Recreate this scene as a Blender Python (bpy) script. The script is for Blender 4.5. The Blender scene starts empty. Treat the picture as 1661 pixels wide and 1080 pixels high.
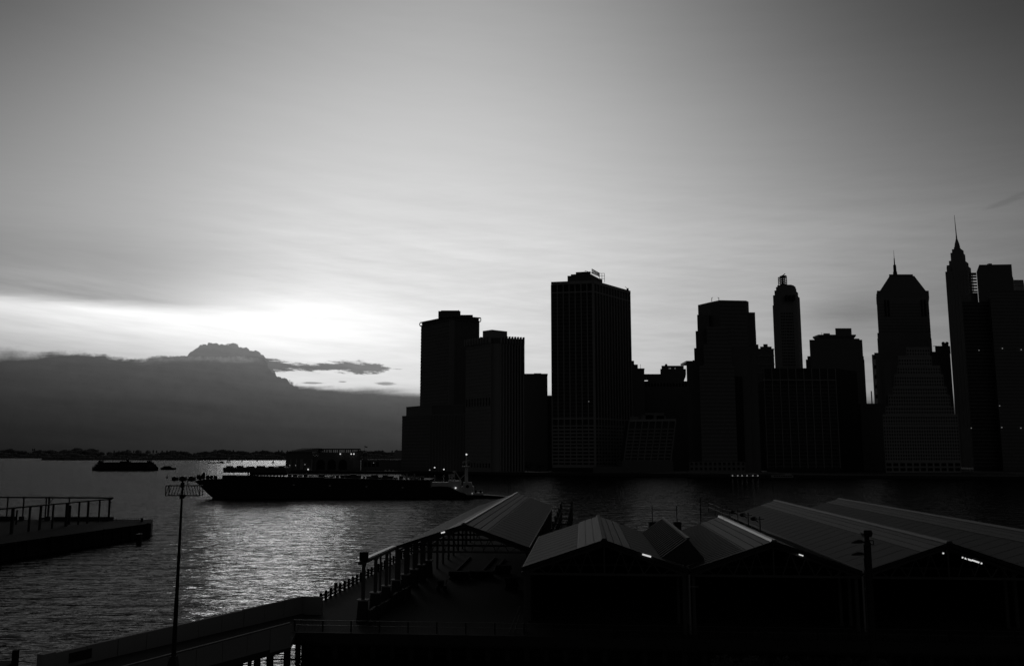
import bpy, math, random
from mathutils import Vector, Matrix
random.seed(7)
C = bpy.context.scene.collection
SC = bpy.context.scene

# ------------------------------------------------------------------ camera
F = 1400.0; CX, CY = 830.5, 540.0; HZ = 736.0; H = 21.0
TH = math.atan((HZ - CY) / F); CT, ST = math.cos(TH), math.sin(TH)
cam = bpy.data.cameras.new('camera'); co = bpy.data.objects.new('camera', cam); C.objects.link(co)
cam.sensor_width = 36.0; cam.lens = F / 1661.0 * 36.0
cam.clip_start = 0.5; cam.clip_end = 60000
co.location = (0, 0, H); co.rotation_euler = (math.pi / 2 + TH, 0, 0)
SC.camera = co
SC.view_settings.view_transform = 'Standard'; SC.view_settings.look = 'None'
SC.view_settings.gamma = 1.0; SC.view_settings.exposure = 0.0
SC.view_settings.use_curve_mapping = False
SC.cycles.use_denoising = True
SC.cycles.max_bounces = 6

def ray(px, py):
    a = (px - CX) / F; b = (CY - py) / F
    return (a, CT - b * ST, ST + b * CT)
def hz(px, py, z):
    r = ray(px, py); t = (z - H) / r[2]; return Vector((r[0] * t, r[1] * t, z))
def hy(px, py, Y):
    r = ray(px, py); t = Y / r[1]; return Vector((r[0] * t, Y, H + r[2] * t))
PH = math.radians(4.66); CP, SP = math.cos(PH), math.sin(PH)
def W(U, V, z=0.0):                      # pier axes (U across, V along) to world
    return Vector((U * CP + V * SP, -U * SP + V * CP, z))
def azel(px, py):
    r = ray(px, py); return math.atan2(r[0], r[1]), math.atan2(r[2], math.hypot(r[0], r[1]))

# ------------------------------------------------------------------ sky
wd = bpy.data.worlds.new('World'); SC.world = wd; wd.use_nodes = True
nt = wd.node_tree; nt.nodes.clear()
def N(t, tree=None, **kw):
    n = (tree or nt).nodes.new(t)
    for k, v in kw.items(): setattr(n, k, v)
    return n
def L(a, b, tree=None): (tree or nt).links.new(a, b)
def mth(op, a, b=None, c=None, tree=None, clamp=False):
    n = N('ShaderNodeMath', tree, operation=op); n.use_clamp = clamp
    for i, v in enumerate((a, b, c)):
        if v is None: continue
        if isinstance(v, (int, float)): n.inputs[i].default_value = v
        else: L(v, n.inputs[i], tree)
    return n.outputs[0]
def add(a, b): return mth('ADD', a, b)
def sub(a, b): return mth('SUBTRACT', a, b)
def mul(a, b): return mth('MULTIPLY', a, b)
def gauss(x, c, s):                      # exp(-((x-c)/s)^2/2)
    d = mth('DIVIDE', sub(x, c), s)
    return mth('EXPONENT', mul(mul(d, d), -0.5))
def sstep(x, lo, hi):
    n = N('ShaderNodeMapRange', interpolation_type='SMOOTHSTEP')
    L(x, n.inputs[0])
    for i, v in ((1, lo), (2, hi)):
        if isinstance(v, (int, float)): n.inputs[i].default_value = v
        else: L(v, n.inputs[i])
    return n.outputs[0]
def fcurve(x, x0, x1, pts, y0, y1):      # piecewise linear function of x
    t = mth('DIVIDE', sub(x, x0), x1 - x0, clamp=True)
    n = N('ShaderNodeFloatCurve'); cu = n.mapping.curves[0]
    P = [((a - x0) / (x1 - x0), (b - y0) / (y1 - y0)) for a, b in pts]
    cu.points[0].location = P[0]; cu.points[1].location = P[-1]
    for p in P[1:-1]: cu.points.new(*p)
    for p in cu.points: p.handle_type = 'VECTOR'
    n.mapping.update(); L(t, n.inputs['Value'])
    return add(mul(n.outputs[0], y1 - y0), y0)

tc = N('ShaderNodeTexCoord'); sx = N('ShaderNodeSeparateXYZ'); L(tc.outputs['Generated'], sx.inputs[0])
dx, dy, dz = sx.outputs
az = mth('ARCTAN2', dx, dy)
el = mth('ARCSINE', mth('MINIMUM', mth('MAXIMUM', dz, -1.0), 1.0))
D = math.radians
def noise(sa, se, tilt=0.0, detail=5, rough=0.55, off=0.0):
    cb = N('ShaderNodeCombineXYZ')
    L(mul(add(az, off), sa), cb.inputs[0]); L(mul(add(el, mul(az, tilt)), se), cb.inputs[1])
    n = N('ShaderNodeTexNoise'); n.inputs['Scale'].default_value = 1.0
    n.inputs['Detail'].default_value = detail; n.inputs['Roughness'].default_value = rough
    L(cb.outputs[0], n.inputs['Vector'])
    return sub(n.outputs['Fac'], 0.5)

E_EL = [(0, .68), (5.5, .68), (9.6, .70), (13.7, .73), (17, .66), (21.6, .56), (24.8, .475), (29.1, .375), (40, .23), (60, .12), (90, .07)]
E = fcurve(el, 0, D(90), [(D(a), b) for a, b in E_EL], 0, 1)
sig = fcurve(el, 0, D(90), [(D(a), D(b)) for a, b in ((0, 24), (9.6, 22.3), (13.7, 21.3), (17, 19.2), (21.6, 17.2), (24.8, 16), (29.1, 14.8), (45, 14), (90, 14))], 0, 0.5)
cen = fcurve(el, 0, D(90), [(D(a), D(b)) for a, b in ((0, -7.4), (15, -7.0), (29, -5.0), (90, -4))], -0.2, 0.0)
G = gauss(az, cen, sig)
base = mul(E, add(mul(G, 0.945), 0.055))
streak = noise(7, 70, 0.10, 6, 0.6)
streak2 = noise(16, 190, -0.06, 4, 0.6, 3.3)
low = add(mul(sub(1.0, sstep(el, D(9), D(21))), 0.85), 0.15)
base = mul(base, add(1.0, mul(low, add(mul(streak, 0.42), mul(streak2, 0.15)))))
# glow of the hidden sun and the clear band above the cloud bank
glow = mul(mul(gauss(az, D(-12.8), D(5.6)), gauss(el, D(7.4), D(2.0))), 0.18)
band = mul(mul(gauss(az, D(-25), D(10.5)), gauss(el, D(8.7), D(1.35))), 0.42)
band = mul(band, add(1.0, mul(streak, 0.6)))
# grey veil of high cloud on the left, its lower edge the brightest line
a0, e0 = azel(0, 486); a1, e1 = azel(320, 508)
edge1 = add(mul(sub(az, a0), (e1 - e0) / (a1 - a0)), e0)
d1 = sub(el, add(edge1, mul(streak2, 0.006)))
veil = mul(sstep(d1, -0.004, 0.012), mth('EXPONENT', mul(mth('MAXIMUM', d1, 0.0), -1 / 0.075)))
veil = mul(veil, sub(1.0, sstep(az, azel(150, 480)[0], azel(520, 480)[0])))
veil = mul(veil, add(0.66, mul(streak, 0.8)))
# soft dark patches low on the right
pat = mul(mul(gauss(az, azel(1390, 505)[0], D(2.2)), gauss(el, azel(1390, 505)[1], D(1.0))), 0.28)
a2_, e2_ = azel(1634, 326)
wisp = mul(mul(sstep(add(mul(gauss(az, a2_, D(1.1)), gauss(sub(el, mul(sub(az, a2_), 0.25)), e2_, D(0.16))), mul(streak2, 1.6)), 0.3, 0.9), 0.15), gauss(az, a2_, D(2.5)))
clear = mul(mul(add(add(base, glow), band), sub(1.0, wisp)), mul(sub(1.0, mul(veil, 1.0)), sub(1.0, pat)))
# cloud bank along the horizon
edge_px = [(-60, 570), (0, 573), (60, 575), (80, 572), (130, 571), (165, 576), (185, 581), (238, 583), (243, 580), (255, 579), (262, 577.5), (290, 576), (330, 577), (380, 577), (425, 578), (433, 582), (436, 600), (447, 606), (462, 613),
           (474, 619), (479, 625), (520, 629), (600, 632), (660, 636), (760, 642), (1000, 646), (1661, 648)]
A0, A1 = D(-35), D(35)
ed = fcurve(az, A0, A1, [azel(*p) for p in edge_px], 0.0, 0.2)
soft = fcurve(az, A0, A1, [(azel(x, 600)[0], s) for x, s in
              [(0, .017), (70, .007), (180, .004), (240, .004), (300, .0013), (440, .0011), (474, .0013), (482, .006), (640, .012), (1200, .02)]], 0, 0.05)
bil = noise(230, 230, 0, 5, 0.62)
bil2 = noise(60, 75, 0, 4, 0.6, 1.7)
bamp = fcurve(az, A0, A1, [(azel(x, 600)[0], s) for x, s in [(0, .0), (180, .1), (250, .3), (300, .7), (440, .6), (478, .5), (486, .2), (1200, .2)]], 0, 1)
bump = sub(mul(mth('ABSOLUTE', noise(105, 105, 0, 1.6, 0.4, 2.2)), 2.6), 0.32)
e_n = add(add(ed, add(mul(streak2, 0.010), mul(bil2, fcurve(az, A0, A1, [(azel(x, 600)[0], q) for x, q in [(-40, .009), (180, .011), (260, .004), (478, .002), (500, .004), (900, .004)]], 0, 0.02)))), add(mul(bamp, mul(bil, 0.0065)), mul(bump, fcurve(az, A0, A1, [(azel(x, 600)[0], q) for x, q in [(-40, .0), (60, .001), (180, .002), (300, .0025), (428, .003), (440, .0075), (474, .0075), (484, .0), (700, .0)]], 0, 0.02))))
m_bank = sstep(sub(e_n, el), mul(soft, -0.6), mul(soft, 0.6))
lb = fcurve(el, 0, D(9), [(0, .015), (D(1.5), .024), (D(3), .044), (D(4.5), .080), (D(6), .122), (D(7.6), .15), (D(9), .155)], 0, 0.2)
lb = mul(lb, fcurve(az, A0, A1, [(azel(x, 640)[0], s) for x, s in [(-40, .50), (0, .56), (200, .75), (400, 1.0), (560, 1.32), (660, 1.6), (800, 1.6), (1300, .9), (1661, .4)]], 0, 2))
azr = mul(sstep(az, azel(235, 0)[0], azel(300, 0)[0]), sub(1.0, sstep(az, azel(400, 600)[0], azel(433, 600)[0])))
rim = mul(gauss(sub(e_n, el), 0.003, 0.0022), mul(azr, add(0.55, mul(bil, 1.6))))
lb0 = mul(lb, add(1.0, add(mul(bil2, 0.28), mul(streak, 0.55))))
lb = mul(lb0, add(1.0, mul(rim, 0.95)))
# heaped cloud standing on the bank
puff_px = [(295, 590), (302, 577), (304, 572), (308, 569), (315, 565), (322, 559), (326, 556.5), (352, 557), (372, 556), (384, 559), (396, 563), (410, 567), (422, 572), (431, 576), (437, 584), (445, 600)]
ep = fcurve(az, A0, A1, [azel(*p) for p in puff_px], 0.0, 0.2)
ep = add(ep, add(mul(bil, 0.0030), mul(bump, 0.0062)))
m_puff = sstep(sub(ep, el), -0.0007, 0.0009)
# long torn strip of cloud to the right of the bank, and two scraps
thick = fcurve(az, A0, A1, [(azel(x, 597)[0], s / 1450) for x, s in
               [(380, 2), (412, 8), (436, 10.5), (453, 8), (475, 6), (497, 5.5), (520, 6), (545, 7), (565, 8.5), (585, 9.5), (608, 8), (626, 4), (637, -3), (1000, -5)]], -0.01, 0.02)
sc_c = fcurve(az, A0, A1, [azel(*p) for p in [(380, 590), (436, 592), (490, 596), (540, 594), (590, 597), (632, 598)]], 0, .2)
tor = add(mul(noise(55, 380, 0.08, 5, 0.62, 0.4), 0.015), mul(bil, 0.003))
m_strip = sstep(sub(add(thick, tor), mth('ABSOLUTE', sub(el, sc_c))), -0.0018, 0.0022)
scraps = None
for (px, py, ra, re) in ((626, 622, 15, 2.6), (506, 621, 16, 1.6), (556, 619, 6, 1.2)):
    a, e = azel(px, py)
    g = mul(gauss(az, a, ra / 1450), gauss(el, e, re / 1450))
    scraps = g if scraps is None else add(scraps, g)
m_scrap = mul(sstep(add(scraps, mul(tor, 75)), 0.35, 0.9), 0.75)
def mix(a, b, f): return add(mul(a, sub(1.0, f)), mul(b, f))
lum = mix(clear, mul(lb0, 1.32), m_puff)
lum = mix(lum, mul(lb0, 1.22), m_strip)
lum = mix(lum, mul(lb0, 1.7), m_scrap)
lum = mix(lum, lb, m_bank)
# physical sky of a very low sun, desaturated, as the faint overall skylight
sky = N('ShaderNodeTexSky'); sky.sky_type = 'NISHITA'; sky.sun_disc = False
sky.sun_elevation = D(2.0); sky.sun_rotation = D(-13.5)
bw = N('ShaderNodeRGBToBW'); L(sky.outputs[0], bw.inputs[0])
tot = add(lum, mul(bw.outputs[0], 0.0006))
bg = N('ShaderNodeBackground'); L(tot, bg.inputs['Color']); bg.inputs['Strength'].default_value = 1.0
out = N('ShaderNodeOutputWorld'); L(bg.outputs[0], out.inputs['Surface'])

# ------------------------------------------------------------------ sun (behind the cloud bank: weak and soft)
sd = bpy.data.lights.new('sun', 'SUN'); so = bpy.data.objects.new('sun', sd); C.objects.link(so)
sd.energy = 0.10; sd.angle = D(8.5); sd.color = (1, 1, 1)
saz, sel = D(-14.8), D(8.2)
sdir = Vector((math.sin(saz) * math.cos(sel), math.cos(saz) * math.cos(sel), math.sin(sel)))
so.rotation_euler = (-sdir).to_track_quat('-Z', 'Y').to_euler(); so.location = (0, 0, 300)

# ------------------------------------------------------------------ materials (black and white)
def mat(name, v, rough=0.7, var=0.25, scale=0.6, metal=0.0, bump=0.0, emit=0.0, spec=0.3, stretch=(1, 1, 1)):
    m = bpy.data.materials.new(name); m.use_nodes = True; t = m.node_tree
    b = t.nodes['Principled BSDF']
    b.inputs['Roughness'].default_value = rough; b.inputs['Metallic'].default_value = metal
    b.inputs['Specular IOR Level'].default_value = spec
    tcn = N('ShaderNodeTexCoord', t); mp = N('ShaderNodeMapping', t); mp.inputs['Scale'].default_value = stretch
    L(tcn.outputs['Object'], mp.inputs[0], t)
    n = N('ShaderNodeTexNoise', t); n.inputs['Scale'].default_value = scale; n.inputs['Detail'].default_value = 6
    L(mp.outputs[0], n.inputs['Vector'], t)
    r = N('ShaderNodeMapRange', t); L(n.outputs['Fac'], r.inputs[0])
    r.inputs[1].default_value = 0.25; r.inputs[2].default_value = 0.75
    r.inputs[3].default_value = v * (1 - var); r.inputs[4].default_value = v * (1 + var)
    L(r.outputs[0], b.inputs['Base Color'], t)
    if bump:
        bp = N('ShaderNodeBump', t); bp.inputs['Strength'].default_value = bump; bp.inputs['Distance'].default_value = 0.05
        L(n.outputs['Fac'], bp.inputs['Height'], t); L(bp.outputs[0], b.inputs['Normal'], t)
    if emit:
        b.inputs['Emission Color'].default_value = (1, 1, 1, 1); b.inputs['Emission Strength'].default_value = emit
    return m
M_STONE = mat('facade_concrete', .27, .85, .2, .15)
M_STONE2 = mat('facade_limestone', .165, .85, .25, .2)
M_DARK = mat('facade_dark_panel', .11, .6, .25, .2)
M_BRICK = mat('facade_brick', .1, .9, .3, .3)
M_GLASS = mat('window_glass', .012, .25, .3, .3, spec=.15)
M_GLASS2 = mat('dark_curtain_wall', .035, .35, .3, .3, spec=.15)
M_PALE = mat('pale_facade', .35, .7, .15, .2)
M_STEEL = mat('dark_steel', .02, .6, .3, 1.5, spec=.2)
M_STEEL2 = mat('weathered_steel', .06, .55, .35, 1.5)
M_GALV = mat('galvanised_metal', .30, .35, .25, 1.2, metal=.6)
M_ROOF = mat('painted_roof_metal', .045, .7, .42, .35, spec=.05, stretch=(1, .25, 1))
M_SKYL = mat('skylight_sheet', .050, .6, .3, .5, spec=.08)
M_CAP = mat('ridge_metal', .13, .4, .2, .8, spec=.4)
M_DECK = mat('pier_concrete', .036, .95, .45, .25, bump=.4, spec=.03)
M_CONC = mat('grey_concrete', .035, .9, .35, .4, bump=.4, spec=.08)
M_WOOD = mat('tarred_timber', .018, .95, .4, .8, bump=.5, spec=.05)
M_HULL = mat('black_hull_paint', .012, .55, .4, .15, spec=.2)
M_RUST = mat('barge_deck_gear', .05, .7, .4, .6)
M_WHITE = mat('white_ship_paint', .5, .5, .2, .5)
M_SAIL = mat('sailcloth', .7, .8, .1, .2)
M_LEAF = mat('foliage', .045, .8, .5, .3)
M_BARK = mat('bark', .04, .9, .3, 2)
M_FARLEAF = mat('distant_foliage', .12, .9, .4, .02)  # far haze put into the paler leaf colour
M_EARTH = mat('earth', .04, .95, .4, .05)
M_LAMP = mat('lit_lamp', .8, .5, 0, 1, emit=.75)
M_DIMGLOW = mat('dim_lamp_and_gap', .8, .5, 0, 1, emit=.16)
M_RAMP = mat('ramp_concrete', .19, .9, .5, .5, bump=.3, spec=.08)
M_COPE = mat('coping_concrete', .12, .85, .25, .5, spec=.08)
M_CAPD = mat('dull_ridge_metal', .075, .6, .2, .8, spec=.15)
M_DECKD = mat('weathered_dark_deck', .012, .95, .5, .12, bump=.4, spec=.02)
M_GLOWBAR = mat('glowing_bar', .8, .5, 0, 1, emit=.62)

# water
WREF = .33
def water_mat():
    m = bpy.data.materials.new('river_water'); m.use_nodes = True; t = m.node_tree
    t.nodes.remove(t.nodes['Principled BSDF']); mo = t.nodes['Material Output']
    dif = N('ShaderNodeBsdfDiffuse', t); dif.inputs[0].default_value = (.004, .004, .004, 1)
    glo = N('ShaderNodeBsdfGlossy', t); glo.inputs['Color'].default_value = (WREF, WREF, WREF, 1); glo.inputs['Roughness'].default_value = .10
    fre = N('ShaderNodeFresnel', t); fre.inputs['IOR'].default_value = 1.33
    mx = N('ShaderNodeMixShader', t); L(fre.outputs[0], mx.inputs[0], t); L(dif.outputs[0], mx.inputs[1], t); L(glo.outputs[0], mx.inputs[2], t)
    L(mx.outputs[0], mo.inputs['Surface'], t)
    g = N('ShaderNodeTexCoord', t)
    def nz(scale, st, det=3, rough=.5, dist=0.0):
        mp = N('ShaderNodeMapping', t); mp.inputs['Scale'].default_value = st; mp.inputs['Rotation'].default_value = (0, 0, .12)
        L(g.outputs['Object'], mp.inputs[0], t)
        n = N('ShaderNodeTexNoise', t); n.inputs['Scale'].default_value = scale; n.inputs['Detail'].default_value = det
        n.inputs['Roughness'].default_value = rough; n.inputs['Distortion'].default_value = dist
        L(mp.outputs[0], n.inputs['Vector'], t); return n.outputs['Fac']
    def mm(op, a, b_): return mth(op, a, b_, tree=t)
    n1 = nz(.75, (.5, 1, 1), 2, .5, .5)          # chop about a metre long
    n0 = nz(2.2, (.6, 1, 1), 2, .5, .3)          # ripples
    n2 = nz(.26, (.38, 1, 1), 2, .5, .5)         # longer waves
    n3 = nz(.03, (.35, 1, 1), 3, .55)            # wind patches
    n4 = nz(.006, (.3, 1, 1), 3, .6)
    pat = mm('ADD', mm('MULTIPLY', n3, .9), mm('MULTIPLY', n4, .9))
    amp = N('ShaderNodeMapRange', t); L(pat, amp.inputs[0])
    amp.inputs[1].default_value = .6; amp.inputs[2].default_value = 1.2; amp.inputs[3].default_value = .22; amp.inputs[4].default_value = 1.25
    h = mm('ADD', mm('MULTIPLY', mm('ADD', mm('MULTIPLY', n1, .30), mm('MULTIPLY', n0, .05)), amp.outputs[0]), mm('MULTIPLY', mm('MULTIPLY', n2, 1.15), amp.outputs[0]))
    bp = N('ShaderNodeBump', t); bp.inputs['Strength'].default_value = 1.0; bp.inputs['Distance'].default_value = 1.0
    L(h, bp.inputs['Height'], t)
    for n_ in (glo, fre): L(bp.outputs[0], n_.inputs['Normal'], t)
    return m
M_WATER = water_mat()

# ------------------------------------------------------------------ mesh helpers
class MB:
    def __init__(s): s.v = []; s.f = []
    def _add(s, vs, fs):
        n = len(s.v); s.v += [tuple(p) for p in vs]; s.f += [tuple(i + n for i in f) for f in fs]; return s
    def hexa(s, b, t):                    # bottom quad, top quad
        return s._add(list(b) + list(t), [(3, 2, 1, 0), (4, 5, 6, 7), (0, 1, 5, 4), (1, 2, 6, 5), (2, 3, 7, 6), (3, 0, 4, 7)])
    def box(s, c, d, rz=0.0):
        c = Vector(c); x, y, z = d[0] / 2, d[1] / 2, d[2] / 2
        R = Matrix.Rotation(rz, 3, 'Z')
        q = [R @ Vector(p) for p in ((-x, -y, 0), (x, -y, 0), (x, y, 0), (-x, y, 0))]
        return s.hexa([c + p - Vector((0, 0, z)) for p in q], [c + p + Vector((0, 0, z)) for p in q])
    def uvbox(s, u0, u1, v0, v1, z0, z1):
        q = [(u0, v0), (u1, v0), (u1, v1), (u0, v1)]
        return s.hexa([W(*p, z0) for p in q], [W(*p, z1) for p in q])
    def prism(s, poly, z0, z1):
        n = len(poly)
        zz0 = z0 if hasattr(z0, '__len__') else [z0] * n
        zz1 = z1 if hasattr(z1, '__len__') else [z1] * n
        vs = [(p[0], p[1], zz0[i]) for i, p in enumerate(poly)] + [(p[0], p[1], zz1[i]) for i, p in enumerate(poly)]
        fs = [tuple(range(n - 1, -1, -1)), tuple(range(n, 2 * n))] + [(i, (i + 1) % n, n + (i + 1) % n, n + i) for i in range(n)]
        return s._add(vs, fs)
    def frustum(s, p0, z0, p1, z1):
        n = len(p0)
        vs = [(p[0], p[1], z0) for p in p0] + [(p[0], p[1], z1) for p in p1]
        fs = [tuple(range(n - 1, -1, -1)), tuple(range(n, 2 * n))] + [(i, (i + 1) % n, n + (i + 1) % n, n + i) for i in range(n)]
        return s._add(vs, fs)
    def bar(s, p, q, w, h=None):          # rectangular bar between two points
        p, q = Vector(p), Vector(q); h = h or w; d = (q - p).normalized()
        up = Vector((0, 0, 1)) if abs(d.z) < .95 else Vector((0, 1, 0))
        a = d.cross(up).normalized() * w / 2; b = a.cross(d).normalized() * h / 2
        return s.hexa([p - a - b, p + a - b, p + a + b, p - a + b], [q - a - b, q + a - b, q + a + b, q - a + b])
    def tube(s, p, q, r1, r2=None, n=8):
        p, q = Vector(p), Vector(q); r2 = r1 if r2 is None else r2; d = (q - p).normalized()
        up = Vector((0, 0, 1)) if abs(d.z) < .95 else Vector((0, 1, 0))
        a = d.cross(up).normalized(); b = a.cross(d).normalized()
        ring = [(math.cos(2 * math.pi * i / n), math.sin(2 * math.pi * i / n)) for i in range(n)]
        vs = [p + (a * x + b * y) * r1 for x, y in ring] + [q + (a * x + b * y) * r2 for x, y in ring]
        return s._add(vs, [tuple(range(n - 1, -1, -1)), tuple(range(n, 2 * n))] + [(i, (i + 1) % n, n + (i + 1) % n, n + i) for i in range(n)])
    def ball(s, c, r, sq=(1, 1, 1), n=8, m=5, jit=0.0):
        c = Vector(c); vs = [c + Vector((0, 0, -r * sq[2]))]; fs = []
        for j in range(1, m):
            th = -math.pi / 2 + math.pi * j / m
            for i in range(n):
                ph = 2 * math.pi * i / n; k = r * (1 + random.uniform(-jit, jit))
                vs.append(c + Vector((k * sq[0] * math.cos(th) * math.cos(ph), k * sq[1] * math.cos(th) * math.sin(ph), k * sq[2] * math.sin(th))))
        vs.append(c + Vector((0, 0, r * sq[2])))
        for i in range(n):
            fs.append((0, 1 + (i + 1) % n, 1 + i)); b = 1 + (m - 2) * n
            fs.append((b + i, b + (i + 1) % n, len(vs) - 1))
            for j in range(m - 2):
                o = 1 + j * n; fs.append((o + i, o + (i + 1) % n, o + n + (i + 1) % n, o + n + i))
        return s._add(vs, fs)
    def mesh(s, name, m):
        me = bpy.data.meshes.new(name); me.from_pydata(s.v, [], s.f); me.materials.append(m); return me
    def build(s, name, m, parent=None, **kw):
        return inst(name, s.mesh(name, m), parent, **kw)
def inst(name, me, parent=None, loc=(0, 0, 0), rz=0.0, **kw):
    o = bpy.data.objects.new(name, me); C.objects.link(o); o.location = loc; o.rotation_euler = (0, 0, rz)
    if parent is not None:
        o.parent = parent
        root = parent; base_l = Vector((0, 0, 0))
        o.matrix_parent_inverse = world_of(parent).inverted()
    for k, v in kw.items(): o[k] = v
    return o
def world_of(o):
    m = Matrix.LocRotScale(o.location, o.rotation_euler, o.scale)
    if o.parent is not None: m = world_of(o.parent) @ o.matrix_parent_inverse @ m
    return m
def thing(name, label, cat, loc, group=None):
    o = bpy.data.objects.new(name, None); C.objects.link(o); o.location = loc
    o.empty_display_size = 1.0
    o['label'] = label; o['category'] = cat
    if group: o['group'] = group
    return o
def tag(o, label, cat, group=None):
    o['label'] = label; o['category'] = cat
    if group: o['group'] = group
    return o
def copy_tree(o, loc, label, group=None):
    r = o.copy(); C.objects.link(r); r.location = loc; r['label'] = label
    if group: r['group'] = group
    for ch in list(o.children):
        c = ch.copy(); C.objects.link(c); c.parent = r
        for g in list(ch.children):
            d = g.copy(); C.objects.link(d); d.parent = c
    return r
def v2(p): return Vector((p[0], p[1]))

# ================================================================== SETTING
me = MB()
S = 30000
me._add([(-S, -400, 0), (S, -400, 0), (S, S, 0), (-S, S, 0)], [(0, 1, 2, 3)])
me.build('water', M_WATER, kind='structure')
# river bed / open shore behind and under the viewpoint
MB().prism([(-400, -300), (500, -300), (500, 55), (60, 60), (10, 62), (-22, 58), (-400, 66)], -3, 3.0).build('ground', M_EARTH, kind='structure')
# Manhattan's low land with its river wall
shore = [hz(463, 767, 0), hz(560, 768, 0), hz(660, 768.8, 0), hz(740, 768.8, 0), hz(900, 771, 0), hz(1250, 775, 0), hz(1661, 778, 0), hz(1950, 780, 0)]
land = [(p.x, p.y) for p in shore] + [(1500, 2600), (-420, 2600), (-360, 1150)]
MB().prism(land, -3, 2.2).build('shore', M_EARTH, kind='structure')
wall = MB()
for a, b in zip(shore[:-1], shore[1:]): wall.bar(a + Vector((0, -.6, 1.4)), b + Vector((0, -.6, 1.4)), .8, 2.6)
wall.build('river_wall', M_CONC, kind='structure')
# far low shores
random.seed(3)
def far_shore(name, px0, px1, Y, ztop):
    x0 = hy(px0, 740, Y).x; x1 = hy(px1, 740, Y).x; n = 60
    vs = []; fs = []
    for i in range(n + 1):
        x = x0 + (x1 - x0) * i / n
        h = ztop * (.93 + .07 * math.sin(i * .7) * math.sin(i * .23 + 1))
        if i in (0, n): h = .3
        vs += [(x, Y, -1), (x, Y + 6, 1.5), (x, Y + 200, h), (x, Y + 700, h * .9), (x, Y + 1200, -1)]
    for i in range(n):
        for j in range(4): a = i * 5 + j; fs.append((a, a + 5, a + 6, a + 1))
    MB()._add(vs, fs).build(name, M_EARTH, kind='structure')
    t = MB(); x = x0; q = Y / 2950
    while x < x1:
        big = 1 + .13 * math.sin(x * .011) + .10 * math.sin(x * .037 + 2) + .08 * math.sin(x * .09)
        for dy0, zb, rr in ((10, 4, 7), (60, 12, 7), (130, 21.5, 7)):
            r = rr * random.uniform(.8, 1.12) * q * big
            t.ball((x + random.uniform(-3, 3), Y + dy0 + random.uniform(0, 40), zb * big * q), r, (1.3, 1.2, 1.0), 7, 5, .2)
        if random.random() < .12: t.ball((x, Y + 150, 29 * q), random.uniform(2.5, 5) * q, (.8, .8, 1.5), 6, 5, .2)
        x += random.uniform(4.5, 7) * q
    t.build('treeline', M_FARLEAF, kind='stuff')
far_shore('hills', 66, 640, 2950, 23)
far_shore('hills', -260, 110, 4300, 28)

# ================================================================== SKYLINE
GZ = 2.0
def foot(c0, Y0, left=None, right=None, zt=None):
    """near roof corner pixel at depth Y0, roof pixels of the left and right corners -> N, L, R, B, ztop"""
    n = hy(c0[0], c0[1], Y0); z = n.z
    l = hz(left[0], left[1], z) if left else None
    r = hz(right[0], right[1], z) if right else None
    b = l + r - n
    return n, l, r, b, z
def quad(n, l, r, b): return [(l.x, l.y), (n.x, n.y), (r.x, r.y), (b.x, b.y)]
def rectY(px0, px1, py, Y, depth, skew=0.0):
    """frontal block: roof edge from px0 to px1 at pixel height py and depth Y"""
    a = hy(px0, py, Y); b = hy(px1, py, Y); e = depth * (max(0.0, a.x) if a.x > 0 else min(0.0, b.x)) / Y * 1.05
    return [(a.x, Y), (b.x, Y + skew), (b.x + e, Y + depth), (a.x + e, Y + depth)], a.z
def norm(A, B):
    d = (v2(B) - v2(A)).normalized(); n = Vector((d.y, -d.x))
    mid = (v2(A) + v2(B)) / 2
    return n if n.dot(-mid) > 0 else -n
def posts(par, A, B, z0, z1, fr, w, d, m, name='pier', skip=()):
    A, B = v2(A), v2(B); n = norm(A, B); rz = math.atan2(B.y - A.y, B.x - A.x)
    ms = MB().box((0, 0, 0), (w, d, z1 - z0)).mesh(name, m)
    for t in fr:
        p = A + (B - A) * t + n * (d / 2 - .05)
        inst(name, ms, par, (p.x, p.y, (z0 + z1) / 2), rz)
def bands(par, A, B, zs, h, d, m, name='spandrel', joined=False):
    A, B = v2(A), v2(B); n = norm(A, B); rz = math.atan2(B.y - A.y, B.x - A.x); ln = (B - A).length
    c = (A + B) / 2 + n * (d / 2 - .06)
    if joined:
        mb = MB()
        for z in zs: mb.box((c.x, c.y, z), (ln, d, h), rz)
        return mb.build(name, m, par, kind='stuff')
    ms = MB().box((0, 0, 0), (ln - .1, d, h)).mesh(name, m)
    for z in zs: inst(name, ms, par, (c.x, c.y, z), rz)
def panes(par, A, B, fr, zs, w, h, m, joined=False, name='window', d=.16):
    A, B = v2(A), v2(B); n = norm(A, B); rz = math.atan2(B.y - A.y, B.x - A.x)
    mb = MB(); ms = None if joined else MB().box((0, 0, 0), (w, d, h)).mesh(name, m)
    for t in fr:
        p = A + (B - A) * t + n * (d / 2 - .03)
        for z in zs:
            if joined: mb.box((p.x, p.y, z), (w, d, h), rz)
            else: inst(name, ms, par, (p.x, p.y, z), rz)
    if joined: mb.build(name, m, par, kind='stuff')
def fr(n, inset=0.0): return [inset + (1 - 2 * inset) * i / n for i in range(n + 1)]
def mids(n): return [(i + .5) / n for i in range(n)]
def lerp(a, b, k): return a + (b - a) * k
def arange(a, b, s):
    r = []; x = a
    while x < b: r.append(x); x += s
    return r
def lit(par, px, py, Y, w=1.0, m=None, name='lit_window_or_gap'):
    p = hy(px, py, Y); return MB().box(p, (w * .8, .3, w * .8)).build(name, m or M_DIMGLOW, par)

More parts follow.
